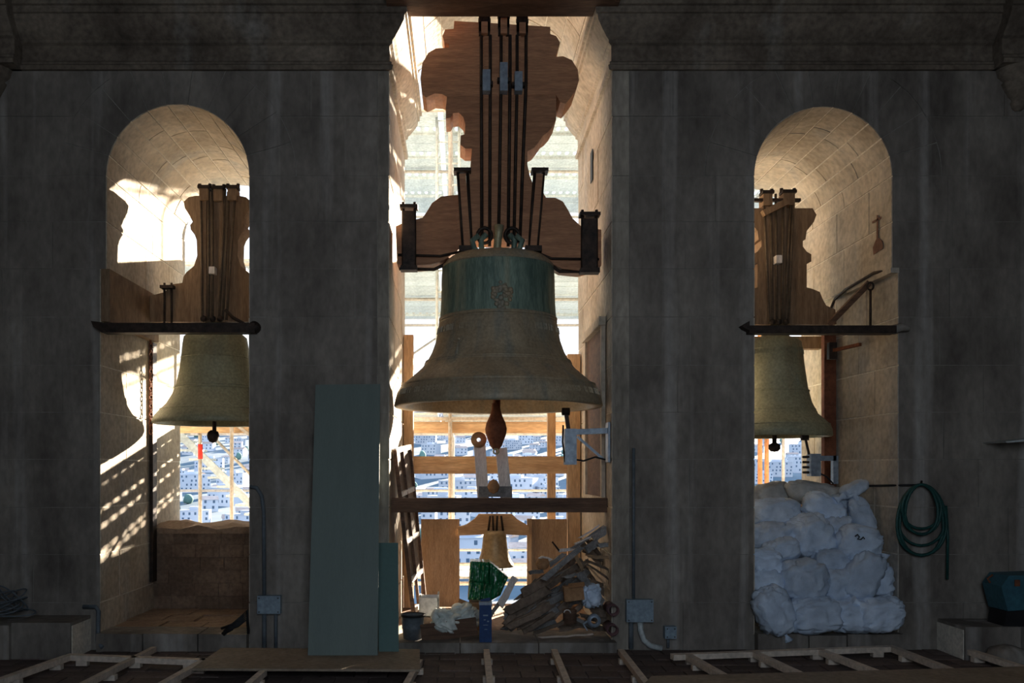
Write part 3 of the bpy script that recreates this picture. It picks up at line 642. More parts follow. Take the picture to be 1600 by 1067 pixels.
ch = root('chain', Vector((XL0+.02, 1.2, 2.0)), 'rusty hanging chain beside the left arch bell', 'chain')
for k in range(22):
    c0 = Vector((XL0+.005+(k % 2)*.004, 1.14, 2.92-k*.044)); q = []
    for a in range(10):
        t = 2*PI*a/10; u = .016*math.cos(t); v = .028*math.sin(t)
        q.append(c0+(Vector((u, 0, v)) if k % 2 else Vector((0, u, v))))
    part('chain_link', MB().tube(q, .006, 5, closed=True), M['rust'], ch)
br = root('bracket', P(1305, 545, 1.1), 'rusty iron bracket with a bolt under the right arch beam', 'bracket')
part('plate', MB().bb(P(1292, 0, 1.0).x, P(1304, 0, 1.0).x, .94, 1.0, P(0, 562, 1).z, P(0, 536, 1).z), M['iron'], br)
part('arm', MB().bar(P(1300, 548, .98), P(1344, 538, .5), .03, .03), M['rust'], br)
# painted cross on the right jamb, flat on the stone
def J(px, py, X, lift=0): d = X*FPX/(px-720); return Vector((X-lift, d-CAM_D, CAM_H+(735-py)*d/FPX))
XJ = XR1-.0165
def jpoly(pts, X, t): 
    vs = [J(a, b, X) for a, b in pts]+[J(a, b, X)+Vector((-t, 0, 0)) for a, b in pts]; n = len(pts)
    return MB().add(vs, [tuple(range(n)), tuple(range(2*n-1, n-1, -1))]+[(i, (i+1) % n, (i+1) % n+n, i+n) for i in range(n)])
pc = root('painted_cross', J(1371, 398, XJ), 'brown cross on a mound painted on the jamb of the right arch', 'painting')
part('upright', jpoly([(1370, 336), (1372.5, 336), (1372.5, 373), (1369.5, 374)], XJ, .002), M['paint_brown'], pc)
part('crossbar', jpoly([(1363, 346), (1377, 338), (1377, 341.5), (1363, 349.5)], XJ, .002), M['paint_brown'], pc)
part('mound', jpoly([(1369, 374), (1374, 372), (1379, 377), (1380, 388), (1372, 393), (1365, 398), (1364, 387)], XJ, .002), M['paint_brown'], pc)
# black strip for the shade inside a slot, and framed niche, right jamb
def jbox(y0, y1, z0, z1, X, t): return MB().bb(X-t, X+.0, y0, y1, z0, z1)
solo('slot_shade_strip', MB().bb(XC1-.022, XC1-.016, 1.08, 1.22, 4.55, 4.86), M['black'], 'black strip standing for the shade of a narrow slot high on the right jamb of the middle opening', 'slot')
nf = root('niche_frame', (XC1, .9, 1.3), 'moulded stone frame on the right jamb beside the great bell', 'frame')
part('frame_side', jbox(1.42, 1.50, 1.35, 2.95, XC1-.012, .035), M['jamb'], nf); part('frame_side', jbox(.32, .40, 1.35, 2.95, XC1-.012, .035), M['jamb'], nf)
part('frame_head', jbox(.30, 1.52, 2.95, 3.03, XC1-.012, .06), M['jamb'], nf); part('panel', jbox(.4, 1.42, 1.35, 2.95, XC1-.012, .008), M['timber_dark'], nf)

# ------------------------------------------------------------------ striker motors
st = root('bell_striker', P(890, 725, .0), 'blue-grey steel striker arm bracketed beside the great bell', 'striker')
part('housing', MB().bb(P(882, 0, .1).x, P(900, 0, .1).x, .05, .17, P(0, 726, .1).z, P(0, 670, .1).z), M['steel'], st)
part('bracket_arm', MB().bar(P(896, 675, .12), Vector((XC1-.02, .12, P(0, 673, .12).z)), .05, .06), M['steel'], st)
part('brace', MB().bar(P(902, 682, .12), P(942, 717, .12), .022, .03), M['steel'], st)
part('hammer_arm', MB().bar(P(884, 642, .1), P(888, 670, .1), .035, .03), M['iron'], st)
part('hammer_head', MB().lathe([(.001, -.04), (.035, -.035), (.035, .035), (.001, .04)], P(884, 643, .1), 12, True, 'x'), M['iron'], st)
part('side_rod', MB().tube([P(880, 664, .08), P(879, 690, .08), P(883, 722, .08)], .008, 6), M['iron'], st)
part('cable', MB().tube([P(899, 718, .06), P(912, 720, .06), P(930, 714, .06), P(946, 718, .06)], .008, 6), M['black'], st)
part('wall_plate', MB().bb(XC1-.03, XC1-.012, .05, .2, P(0, 722, .1).z, P(0, 660, .1).z), M['steel'], st)
s2 = root('bell_striker', P(1285, 745, .9), 'small blue-grey striker unit above the sandbags in the right arch', 'striker')
part('housing', MB().bb(P(1264, 0, .9).x, P(1279, 0, .9).x, .84, .96, P(0, 744, .9).z, P(0, 709, .9).z), M['steel'], s2)
part('bracket_arm', MB().bar(P(1276, 716, .9), P(1305, 716, .9), .05, .06), M['steel'], s2)
part('bracket_post', MB().bar(P(1304, 712, .9), P(1304, 756, .9), .05, .06), M['steel'], s2)
part('hammer_arm', MB().bar(P(1258, 683, .9), P(1264, 710, .9), .02, .02), M['iron'], s2)
part('hammer_head', MB().bar(P(1252, 684, .9), P(1263, 684, .9), .05, .04), M['iron'], s2)
part('cable', MB().tube([P(1278, 738, .86), P(1292, 745, .86), P(1302, 756, .86)], .008, 6), M['black'], s2)
for k in range(4): part('spring_coil', MB().lathe([(.03, -.012), (.036, 0), (.03, .012)], P(1259, 714+k*8, .88), 10), M['iron'], s2)

# ------------------------------------------------------------------ timbers and the small bell in the middle opening
def hbeam(name, x0, x1, py0, py1, y, t, m, label, cat='beam'):
    return solo(name, MB().bb(P(x0, 0, y).x, P(x1, 0, y).x, y-t/2, y+t/2, P(0, py1, y).z, P(0, py0, y).z), m, label, cat)
hbeam('guard_rail', 631, 906, 713, 740, 2.1, .08, M['timber'], 'broad orange pine rail across the middle opening, behind the clapper')
hbeam('cross_beam', 613, 949, 778, 800, .32, .16, M['timber_dark'], 'dark weathered beam across the middle opening at waist height')
solo('timber_post', MB().bb(XC1-.16, XC1-.02, 2.0, 2.14, .08, 2.9), M['timber_v'], 'upright pine post at the outer right edge of the middle opening', 'post')
solo('timber_post', MB().bb(XC1-.36, XC1-.27, 2.24, 2.34, .08, 2.45), M['timber_v'], 'slim upright pine post just inside the right-hand post', 'post')
solo('timber_post', MB().bb(XC0+.015, XC0+.12, 1.9, 2.04, .08, 3.1), M['timber_v'], 'upright pine post at the outer left edge of the middle opening', 'post')
solo('plywood_panel', MB().bb(P(658, 0, 2.0).x, P(718, 0, 2.0).x, 1.98, 2.02, .08, P(0, 811, 2.0).z), M['ply'], 'brown plywood panel left of the small bell', 'panel')
pr = root('plywood_panel', P(875, 960, 2.0), 'wide brown plywood panel behind the scrap wood pile', 'panel')
part('sheet', MB().bb(P(824, 0, 2.0).x, XC1-.17, 1.98, 2.02, .08, P(0, 811, 2.0).z), M['ply'], pr)
part('edge_batten', MB().bb(P(823, 0, 2.0).x, P(830, 0, 2.0).x, 1.93, 1.98, .08, P(0, 810, 2.0).z), M['timber_v'], pr)
# A-frame of pale uprights standing on the dark beam
tr = root('pale_trestle', P(768, 780, .5), 'pair of pale uprights with a pulley standing on the dark beam', 'trestle')
part('upright', MB().bar(P(755, 780, .62), P(749, 690, .62), .11, .06), M['pale_wood'], tr)
part('upright', MB().bar(P(791, 780, .62), P(783, 700, .62), .11, .06), M['pale_wood'], tr)
part('crosspiece', MB().bar(P(748, 768, .56), P(800, 768, .56), .10, .05), M['debris_grey'], tr)
part('pulley', MB().lathe([(.02, -.03), (.075, -.03), (.06, -.01), (.06, .01), (.075, .03), (.02, .03)], P(748, 687, .55), 18, True, 'y'), M['card'], tr, 'rusty pulley wheel')
part('knot', MB().lathe([(.001, -.07), (.04, -.05), (.06, 0), (.04, .05), (.001, .07)], P(771, 760, .52), 12), M['card'], tr, 'brown lump of rope between the uprights')
YS = 1.75
sb = root('small_bell', P(773, 886, YS), 'small golden-brown bell hanging low between the plywood panels', 'bell')
sdp = CAM_D+YS
spts = [(1, 829), (10, 829), (15, 831), (18, 836), (19, 845), (20, 855), (22, 865), (25, 874), (29, 881), (30, 885)]
sp_ = [(hw*sdp/FPX, rz(py, sdp)) for hw, py in spts]
part('body', MB().lathe((sp_+[(sp_[-1][0]-.03, sp_[-1][1]), (sp_[-4][0]-.03, sp_[-4][1]), (.02, sp_[1][1]-.03)])[::-1], (P(773, 0, YS).x, YS, 0), 36), M['bronze_small'], sb)
for a, b in ((766, 763), (770, 771), (777, 776), (783, 786)): part('hanger_rod', MB().tube([P(a, 806, YS), P(b, 829, YS)], .012, 6), M['iron'], sb)
part('clapper_tip', MB().tube([P(785, 880, YS), P(785, 893, YS)], .008, 6), M['iron'], sb)
sy = root('small_yoke', P(773, 835, YS), 'low brown wooden yoke carrying the small bell', 'yoke')
part('yoke_body', mbp([(716, 836), (716, 823), (728, 820), (742, 810), (748, 803), (800, 803), (808, 811), (822, 819), (826, 823), (826, 836), (800, 835), (773, 833), (745, 835)], YS+.12, .06), M['timber'], sy)

# leaning window frame on the left of the middle opening
wf = root('old_window_frame', P(640, 955, .6), 'worn white-edged window frame leaning on the left jamb', 'frame')
A = P(617, 703, .30); B = P(646, 958, .45); A2 = P(640, 697, .95); B2 = P(664, 938, 1.15)
def lerp(a, b, t): return a+(b-a)*t
part('stile', MB().bar(A, B, .05, .035, (1, 0, 0)), M['timber_dark'], wf); part('stile', MB().bar(A2, B2, .045, .035, (1, 0, 0)), M['timber_dark'], wf)
for t in (0.005, .27, .56, .80, .99): part('rail', MB().bar(lerp(A, B, t), lerp(A2, B2, t), .045, .03, (1, 0, 0)), M['white_paint'], wf)
M_ = lerp(A, A2, .45), lerp(B, B2, .45); part('glazing_bar', MB().bar(M_[0], M_[1], .03, .03, (1, 0, 0)), M['timber_dark'], wf)
pn = MB()
for t0, t1 in ((.02, .26), (.29, .55), (.58, .79)):
    pn.add([lerp(A, B, t0)+Vector((-.005, 0, 0)), lerp(A2, B2, t0)+Vector((-.005, 0, 0)), lerp(A2, B2, t1)+Vector((-.005, 0, 0)), lerp(A, B, t1)+Vector((-.005, 0, 0))], [(0, 1, 2, 3)])
part('panel', pn, M['debris_brown'], wf)

# ------------------------------------------------------------------ sacks
def sack(name, label, px, py, wpx, hpx, y, rot=0, m='sack', seed=0, depth=.8, neck=False, cat='sandbag', group=None, crease=.35):
    d = CAM_D+y; a, c = wpx*d/FPX/2*1.1, hpx*d/FPX/2*1.12; b = min(a, c)*depth+.06
    nu, nv = 56, 38; vs = []; e = .62
    cc = P(px, py, y); rot = math.radians(rot)
    def sp(x, e_): return math.copysign(abs(x)**e_, x)
    for i in range(nv+1):
        ph = -PI/2+PI*i/nv
        for k in range(nu):
            th = 2*PI*k/nu
            x = a*sp(math.cos(ph), e)*sp(math.cos(th), e+.1); yv = b*sp(math.cos(ph), .9)*sp(math.sin(th), .9); z = c*sp(math.sin(ph), .72)
            # fabric: large sags, gathered folds and small crumples
            q = Vector((x*5+seed*3.1, yv*5, z*5+seed))
            n1 = noise.noise(q)*.13; fold = abs(noise.noise(Vector((x*9+z*7*math.sin(seed), seed*2.3, z*10-x*5))))
            n2 = -(max(0, .22-fold))*crease; n3 = noise.noise(q*4.5)*.045
            w2 = Vector((x*4+seed, z*4, yv*3)); dx = noise.noise(w2)*1.6; f2 = abs(noise.noise(Vector((x*6+dx+seed*5, yv*5, z*15+dx*2)))); n4 = -max(0, .16-f2)*.75*(crease/.35)
            r = 1+n1+n2+n3+n4; x *= r; z *= r; yv *= (r+n1)
            xr = x*math.cos(rot)-z*math.sin(rot); zr_ = x*math.sin(rot)+z*math.cos(rot)
            q = Vector((cc.x+xr, cc.y+yv, cc.z+zr_))
            if cat == 'sandbag' and q.y > -.02: q.x = min(max(q.x, XR0+.018), XR1+STEP-.02)
            q.z = max(q.z, FLOORN+.003 if cat == 'sandbag' and q.y > -.1 else .09 if cat == 'bag' else .01)
            vs.append(q)
    fs = [(i*nu+k, i*nu+(k+1) % nu, (i+1)*nu+(k+1) % nu, (i+1)*nu+k) for i in range(nv) for k in range(nu)]
    mb = MB().add(vs, fs, True)
    base = Vector((cc.x, cc.y, min(v.z for v in vs)))
    rt = root(name, base, label, cat, group)
    part('sack_body', mb, M[m], rt)
    if neck:
        ex, ez = neck; D = (Vector((ex, 0, ez))).normalized(); s0 = cc+D*(c if abs(ez) > abs(ex) else a)*.82+Vector((0, -.02, 0)); L = .10
        part('tied_neck', MB().tube([s0, s0+D*L*.35, s0+D*L*.5, s0+D*L], [.04, .022, .018, .045], 10), M[m], rt)
    return rt
SK = [ # px,py,w,h,y,rot,neck,label
 (1204, 772, 62, 34, 1.15, 5, None, 'dusty sandbag at the back top of the pile, against the window', 'sack_dusty'),
 (1272, 771, 84, 34, .98, -6, None, 'dusty crumpled sandbag on the back top row, below the striker', 'sack_dusty'),
 (1316, 786, 40, 30, .72, 10, None, 'small sandbag under the upright knotted ear', 'sack'),
 (1334, 764, 42, 20, .50, 24, (-1, -.6), 'knotted sandbag end lying like an ear on the pile top', 'sack'),
 (1345, 808, 30, 60, .44, 16, (-.3, 1), 'narrow upright sandbag against the right jamb near the top', 'sack'),
 (1209, 801, 72, 42, .62, 3, None, 'plump sandbag on the upper row at the left jamb', 'sack'),
 (1286, 799, 66, 48, .60, -24, None, 'tilted sandbag in the middle of the upper row', 'sack'),
 (1207, 836, 76, 38, .46, 4, None, 'wide creased sandbag second below the top at the left', 'sack'),
 (1266, 838, 64, 66, .42, 8, None, 'large squarish sandbag in the centre of the pile', 'sack'),
 (1310, 834, 44, 52, .44, 0, None, 'shaded sandbag left of the one with a blue scrawl', 'sack'),
 (1342, 850, 64, 54, .22, -12, None, 'round sandbag with a dark scrawl near the right jamb', 'sack'),
 (1219, 860, 52, 36, .28, 14, None, 'small folded sandbag left of centre at mid height', 'sack'),
 (1196, 878, 50, 42, .20, -4, None, 'sandbag against the left jamb at mid height', 'sack'),
 (1298, 876, 54, 38, .25, 2, None, 'flat sandbag in the centre below the squarish one', 'sack'),
 (1196, 908, 50, 42, .15, 0, None, 'sandbag against the left jamb, second from the bottom', 'sack'),
 (1253, 908, 72, 66, .10, 4, None, 'big bulging sandbag left of centre above the bottom row', 'sack'),
 (1310, 916, 60, 56, .14, -3, None, 'square sandbag right of centre above the bottom row', 'sack'),
 (1346, 900, 50, 78, .06, -28, None, 'long sandbag slanting down beside the right jamb', 'sack'),
 (1374, 905, 36, 52, .14, 0, (.2, 1), 'thin sandbag with a raised neck at the right jamb', 'sack'),
 (1208, 955, 54, 72, -.06, 18, (.5, -1), 'tall sandbag at the bottom left corner of the pile', 'sack'),
 (1272, 961, 84, 52, -.06, 4, (-1, .2), 'wide sandbag in the bottom row, second from the left', 'sack'),
 (1327, 961, 66, 50, -.03, -6, None, 'sandbag in the bottom row, second from the right', 'sack'),
 (1374, 959, 68, 50, -.12, 8, (-1, .5), 'round sandbag at the bottom right corner of the pile', 'sack'),
]
for i, (px, py, w_, h_, y, rot, nk, lab, m) in enumerate(SK):
    s = sack('sandbag', lab, px, py, w_, h_, y, rot, m, i+1, .75, nk)
    if i == 10:
        part('scrawl', MB().tube([P(1336+a, 838+b, y-.215-.0) for a, b in ((0, 0), (4, -3), (7, 1), (4, 4), (9, 5), (13, 1), (15, 4))], .006, 5), M['black'], s)
# ------------------------------------------------------------------ rubbish in the middle opening
sack('plastic_bag', 'crumpled white plastic bag beside the grey bucket', 697, 970, 46, 34, .12, -18, 'plastic_bag', 41, .8, cat='bag', crease=.7)
sack('plastic_bag', 'rounder pale plastic bag left of the blue box', 726, 965, 44, 40, .22, 0, 'plastic_bag', 42, .8, cat='bag', crease=.7)
sack('plastic_bag', 'pale blue plastic bag inside the scrap wood pile', 923, 930, 30, 36, .02, 0, 'sack', 43, .6, cat='bag', crease=.6)
bk = root('bucket', P(642, 993, .05), 'grey ribbed bucket at the left end of the threshold', 'bucket')
cz0 = .087; bx = P(645, 0, .08).x
part('bucket_body', MB().lathe([(.001, cz0), (.085, cz0), (.095, cz0+.09), (.10, cz0+.095), (.097, cz0+.10), (.105, cz0+.205), (.11, cz0+.21), (.10, cz0+.212), (.085, cz0+.01)], (bx, .08, 0), 28), M['conduit'], bk)
part('rim', MB().lathe([(.10, cz0+.20), (.115, cz0+.20), (.115, cz0+.22), (.10, cz0+.22)], (bx, .08, 0), 28), M['black'], bk)
wc = root('white_crate', P(670, 958, .5), 'battered white crate behind the bucket', 'crate')
x0, x1 = P(655, 0, .5).x, P(686, 0, .5).x; z0, z1 = P(0, 962, .5).z, P(0, 932, .5).z
part('side', MB().bb(x0, x1, .42, .44, z0, z1), M['white_paint'], wc); part('side', MB().bb(x0, x1, .62, .64, z0, z1), M['white_paint'], wc)
part('end', MB().bb(x0, x0+.015, .42, .64, z0, z1+.01), M['white_paint'], wc); part('end', MB().bb(x1-.015, x1, .42, .64, z0, z1+.03), M['white_paint'], wc)
part('bottom', MB().bb(x0, x1, .42, .64, .08, z0+.01), M['debris_brown'], wc)
# green plastic tub: pleated wall, torn flap
gs = root('green_sack', P(757, 940, .5), 'glossy dark green plastic sack standing below the small bell', 'sack')
def pleat(pts, y, t, amp, n=26):
    """closed outline in px, front face pleated in x"""
    (xa, ya), (xb, yb), (xc, yc), (xd, yd) = pts; mb = MB(); vs = []; m_ = 8
    for i in range(n+1):
        u = i/n
        for j in range(m_+1):
            v = j/m_; px = (xa+(xb-xa)*u)*(1-v)+(xd+(xc-xd)*u)*v; py = (ya+(yb-ya)*u)*(1-v)+(yd+(yc-yd)*u)*v
            vs.append(P(px, py, y-amp*abs(math.sin(u*n*.55+v*1.3))-.03*math.sin(u*PI)-noise.noise(Vector((u*6, v*6, y*9)))*.03))
    fs = [(i*(m_+1)+j, (i+1)*(m_+1)+j, (i+1)*(m_+1)+j+1, i*(m_+1)+j+1) for i in range(n) for j in range(m_)]
    b = len(vs); vs2 = [Vector((q.x, y+t, q.z)) for q in vs]
    fs2 = [tuple(b+k for k in f[::-1]) for f in fs]
    mb.add(vs+vs2, fs+fs2, True)
    side = []
    for i in range(n):
        side += [(i*(m_+1), i*(m_+1)+b, (i+1)*(m_+1)+b, (i+1)*(m_+1)), (i*(m_+1)+m_, (i+1)*(m_+1)+m_, (i+1)*(m_+1)+m_+b, i*(m_+1)+m_+b)]
    for j in range(m_):
        side += [(j, j+1, j+1+b, j+b), (n*(m_+1)+j, n*(m_+1)+j+b, n*(m_+1)+j+1+b, n*(m_+1)+j+1)]
    bb = len(mb.v)-len(vs)*2
    for f in side: mb.f.append([bb+k for k in f]); mb.sm.append(False)
    return mb
part('upper_wall', pleat([(735, 877), (764, 878), (764, 912), (733, 909)], .5, .22, .018), M['green_plastic'], gs)
part('lower_wall', pleat([(733, 909), (768, 912), (768, 938), (731, 937)], .48, .22, .026), M['green_plastic'], gs)
part('flap', pleat([(764, 877), (794, 902), (782, 930), (764, 940)], .52, .2, .014), M['green_plastic'], gs)
cbn = root('brown_carton', P(750, 962, .6), 'dark brown carton under the green plastic sack', 'box')
part('carton_body', MB().bb(P(733, 0, .6).x, P(766, 0, .6).x, .5, .74, .085, P(0, 939, .6).z), M['card'], cbn)
part('carton_flap', MB().bar(P(733, 941, .5), P(730, 950, .46), .2, .006, (0, 1, 0)), M['card'], cbn)
bxr = root('blue_box', P(758, 1002, -.08), 'tall narrow dark blue carton standing on the threshold', 'box')
xa, xb = P(749, 0, -.06).x, P(768, 0, -.06).x; zt = .087
H = P(0, 936, -.06).z-zt
part('carton', MB().bb(xa, xb, -.11, -.01, zt, zt+H-.03), M['blue_card'], bxr); part('lid', MB().bb(xa-.003, xb+.003, -.113, -.007, zt+H-.045, zt+H-.02), M['steel'], bxr, 'grey top rim')
part('carton_flap', MB().bar((xa+.01, -.05, zt+H-.02), (xb-.01, -.05, zt+H), .03, .004), M['blue_card'], bxr)
lm = MB()
for k, (u, v, a, b) in enumerate(((.3, .62, .5, .03), (.35, .52, .2, .02), (.62, .48, .2, .03), (.3, .40, .5, .014), (.4, .3, .3, .012))):
    lm.bb(xa+(xb-xa)*u-(xb-xa)*0, xa+(xb-xa)*(u+a*.8), -.1115, -.11, zt+H*v, zt+H*(v+b))
part('printed_marks', lm, M['elbox'], bxr)
# scrap wood pile
def Z2(zx, zy): return 780+zx/5.08, 800+zy/5.08
pile_grp = 'scrap boards in the pile'
def board(a, b, wpx, y0, y1, m, label, group=None, t=.025, name='scrap_board', broken=False):
    pa = P(*Z2(*a), y0); pb = P(*Z2(*b), y1); w_ = wpx/5.08*(CAM_D+y0)/FPX
    mb = MB(); d = (pb-pa); L = d.length; d.normalize(); u = Vector((0, -1, 0)); u = (u-d*u.dot(d)).normalized(); n = d.cross(u)
    rr_ = random.Random(int(a[0]*7+a[1])); k = 6
    for s in (0, 1):
        pass
    vs = []
    for i in range(k+1):
        q = pa+d*(L*i/k); j = rr_.uniform(.9, 1.05)*(w_/2); bend = n*(rr_.uniform(-.004, .004))
        e0 = rr_.uniform(-.03, .02) if i in (0, k) else 0
        vs += [q-n*j+bend+u*t/2+d*e0, q+n*j+bend+u*t/2-d*e0*.5, q+n*j+bend-u*t/2-d*e0*.5, q-n*j+bend-u*t/2+d*e0]
    fs = [(i*4+s, i*4+(s+1) % 4, (i+1)*4+(s+1) % 4, (i+1)*4+s) for i in range(k) for s in range(4)]+[(3, 2, 1, 0), (k*4, k*4+1, k*4+2, k*4+3)]
    for q in vs:
        if q.y > -.02: q.x = min(max(q.x, XC0+.02), XC1-.02)
        q.z = max(q.z, .09)
    mb.add(vs, fs)
    return solo(name, mb, M[m], label, 'board', group)
BD = [
 ((355, 535), (655, 275), 44, .02, .10, 'debris_grey', 'long grey board slanting up across the front of the scrap pile'),
 ((390, 600), (625, 420), 44, .06, .14, 'debris_brown', 'brown board parallel below the long grey board'),
 ((590, 285), (830, 118), 26, .20, .30, 'debris_grey', 'pale board rising to the peak of the scrap pile'),
 ((640, 205), (790, 112), 13, .24, .30, 'pale_wood', 'thin whitish lath at the peak of the scrap pile'),
 ((600, 250), (740, 190), 13, .20, .26, 'pale_wood', 'thin whitish lath just below the peak lath'),
 ((745, 215), (850, 140), 58, .16, .22, 'debris_grey', 'short thick grey block at the top right of the scrap pile'),
 ((690, 300), (780, 240), 60, .10, .16, 'debris_grey', 'short grey block below the topmost block'),
 ((790, 265), (935, 250), 34, .08, .12, 'debris_grey', 'short grey stub ending at the right jamb, upper'),
 ((700, 350), (905, 365), 24, .06, .10, 'debris_tan', 'splintered tan stave below the grey stub'),
 ((700, 385), (905, 470), 20, .04, .10, 'debris_brown', 'brown stave slanting down right of the yellow splinters'),
 ((690, 410), (925, 560), 18, .02, .10, 'debris_brown', 'second brown stave of the fan at the right jamb'),
 ((700, 430), (925, 645), 16, .00, .06, 'debris_tan', 'tan lath, lowest of the fan at the right jamb'),
 ((625, 480), (825, 725), 56, -.02, .0, 'debris_grey', 'broad blue-grey board slanting down to the right over the pile'),
 ((610, 350), (660, 455), 28, -.02, .02, 'debris_tan', 'yellow splintered board end in the middle of the pile'),
 ((180, 650), (440, 520), 88, .16, .26, 'debris_brown', 'wide weathered board in the left half of the pile'),
 ((60, 790), (400, 610), 70, .10, .18, 'debris_brown', 'wide weathered board below and left of the cardboard'),
 ((90, 905), (400, 740), 64, .02, .08, 'debris_brown', 'thick brown board near the foot of the pile'),
 ((190, 955), (440, 800), 40, -.04, .02, 'debris_brown', 'narrow brown board at the foot of the pile'),
 ((270, 965), (530, 870), 26, -.07, -.04, 'debris_brown', 'narrow dark board lying lowest in the pile'),
 ((70, 915), (330, 800), 46, -.03, .02, 'debris_brown', 'brown board at the lower left corner of the pile'),
 ((330, 996), (745, 968), 12, -.10, -.10, 'batten', 'pale straight lath lying along the threshold'),
 ((5, 745), (125, 520), 56, .22, .34, 'pale_wood', 'pale rounded plank end leaning at the left of the pile'),
 ((-75, 830), (110, 560), 30, .30, .40, 'debris_grey', 'grey plank leaning behind the pale rounded one'),
 ((470, 305), (625, 285), 24, .26, .30, 'pale_wood', 'short pale stick jutting level above the pile'),
 ((320, 355), (405, 378), 24, .40, .42, 'pale_wood', 'short white offcut on the left crest of the pile'),
 ((240, 480), (350, 470), 30, .34, .38, 'debris_grey', 'dark grey offcut under the white offcut'),
 ((400, 420), (520, 330), 36, .28, .34, 'debris_grey', 'bluish board end below the short pale stick'),
 ((520, 520), (610, 490), 24, -.02, .02, 'debris_grey', 'small grey offcut above the cardboard piece'),
]
for b in BD: board(*b)
solo('iron_stick', MB().tube([P(*Z2(420, 235), .2), P(*Z2(475, 305), .2)], .008, 6), M['iron'], 'thin dark rod poking up left of the pile crest', 'rod')
rr = random.Random(12)
for k in range(84):        # boards buried in the pile
    px = rr.uniform(90, 890); top = 700-(px-60)*1.04 if px < 330 else 420-(px-330)*.5; py = rr.uniform(top+85, 930); dep = .06+.42*(930-py)/700
    an = math.radians(rr.uniform(15, 55)) if px < 620 else math.radians(rr.uniform(-60, -10)); L = rr.uniform(90, 170)
    a = (max(40, min(900, px-L*math.cos(an))), min(930, py+L*math.sin(an))); b = (max(40, min(915, px+L*math.cos(an))), min(930, py-L*math.sin(an)))
    board(a, b, rr.uniform(16, 56), dep+rr.uniform(0, .12), dep+rr.uniform(.03, .18), rr.choice(['debris_grey', 'debris_brown', 'debris_brown']), 'rough weathered board half buried in the scrap wood pile', pile_grp)
cbx = P(*Z2(590, 640), -.05)
cb = root('cardboard_piece', cbx-Vector((0, 0, .07)), 'torn orange-brown cardboard box in the middle of the scrap pile', 'box')
rt_ = Matrix.Rotation(-.12, 3, 'Y')
part('box_body', MB().box(cbx, (.17, .10, .13), rt_), M['card'], cb); part('box_flap', MB().box(cbx+Vector((.02, -.05, .075)), (.14, .06, .006), Matrix.Rotation(.5, 3, 'X') @ rt_), M['card'], cb)
solo('clay_lump', MB().lathe([(.001, -.06), (.045, -.045), (.07, 0), (.05, .045), (.001, .055)], P(*Z2(345, 410), .4), 12), M['card'], 'rounded brown lump on the left crest of the pile', 'lump')
tp = root('tape_roll', P(*Z2(752, 910), -.11), 'pale blue ring of pipe or tape near the foot of the pile', 'roll')
part('roll', MB().lathe([(.03, -.03), (.058, -.03), (.058, .03), (.03, .03), (.03, -.03)], P(*Z2(752, 860), -.11), 24, True, 'y'), M['steel'], tp)
part('tail', MB().bar(P(*Z2(668, 890), -.12), P(*Z2(700, 940), -.12), .012, .01).bar(P(*Z2(668, 890), -.12), P(*Z2(720, 850), -.12), .012, .01), M['steel'], tp)
for q, lab in (((890, 765), 'upper dull maroon pipe end at the right jamb'), ((885, 920), 'lower dull maroon pipe end at the right jamb')):
    solo('pipe_end', MB().lathe([(.045, .12), (.052, .12), (.052, -.12), (.04, -.12), (.04, .12)], P(*Z2(*q), 0.03), 20, True, 'y'), M['maroon'], lab, 'pipe')
kb = P(*Z2(560, 820), -.03)
dk = root('dark_can', kb-Vector((0, 0, .06)), 'dark brown can with a white printed ring under the cardboard', 'can')
part('can_body', MB().lathe([(.001, -.07), (.06, -.07), (.062, .05), (.055, .055), (.001, .055)], kb, 20), M['timber_dark'], dk)
part('can_handle', MB().tube([kb+Vector((-.03+.03*math.cos(a), -.065, .03+.03*math.sin(a))) for a in (0, .6, 1.2, 1.8, 2.4, 3.0)], .005, 6), M['white_paint'], dk)
solo('flat_offcut', MB().bar(P(658, 990, .0), P(745, 978, .05), .16, .02), M['timber_dark'], 'dark flat offcut lying under the plastic bags', 'board')

# ------------------------------------------------------------------ boards, battens on the floor
ZB = .10
fb = [F(346, 1012, ZB), F(656, 1014, ZB), F(656, 1046, ZB), F(300, 1044, ZB)]
solo('fibreboard_sheet', MB().add([v for v in fb]+[v-Vector((0, 0, .018)) for v in fb], [(0, 1, 2, 3), (7, 6, 5, 4), (0, 4, 5, 1), (1, 5, 6, 2), (2, 6, 7, 3), (3, 7, 4, 0)]), M['mdf'], 'brown fibreboard sheet lying on the battens under the green board', 'board')
fb = [F(1018, 1056, ZB+.01), F(1640, 1040, ZB+.01), F(1640, 1180, ZB+.01), F(900, 1180, ZB+.01)]
solo('fibreboard_sheet', MB().add([v for v in fb]+[v-Vector((0, 0, .018)) for v in fb], [(0, 1, 2, 3), (7, 6, 5, 4), (0, 4, 5, 1), (1, 5, 6, 2), (2, 6, 7, 3), (3, 7, 4, 0)]), M['mdf'], 'large brown fibreboard sheet along the bottom right edge', 'board')
def batten(a, b, w_, label, z=.09, m='batten', ext=0, h=.045):
    p, q = F(*a, z), F(*b, z); d = (q-p).normalized(); q = q+d*ext
    p = p-Vector((0, 0, h/2)); q = q-Vector((0, 0, h/2))
    o = MB().bar(p, q, w_, h, (0, 0, 1))
    return p, q, o
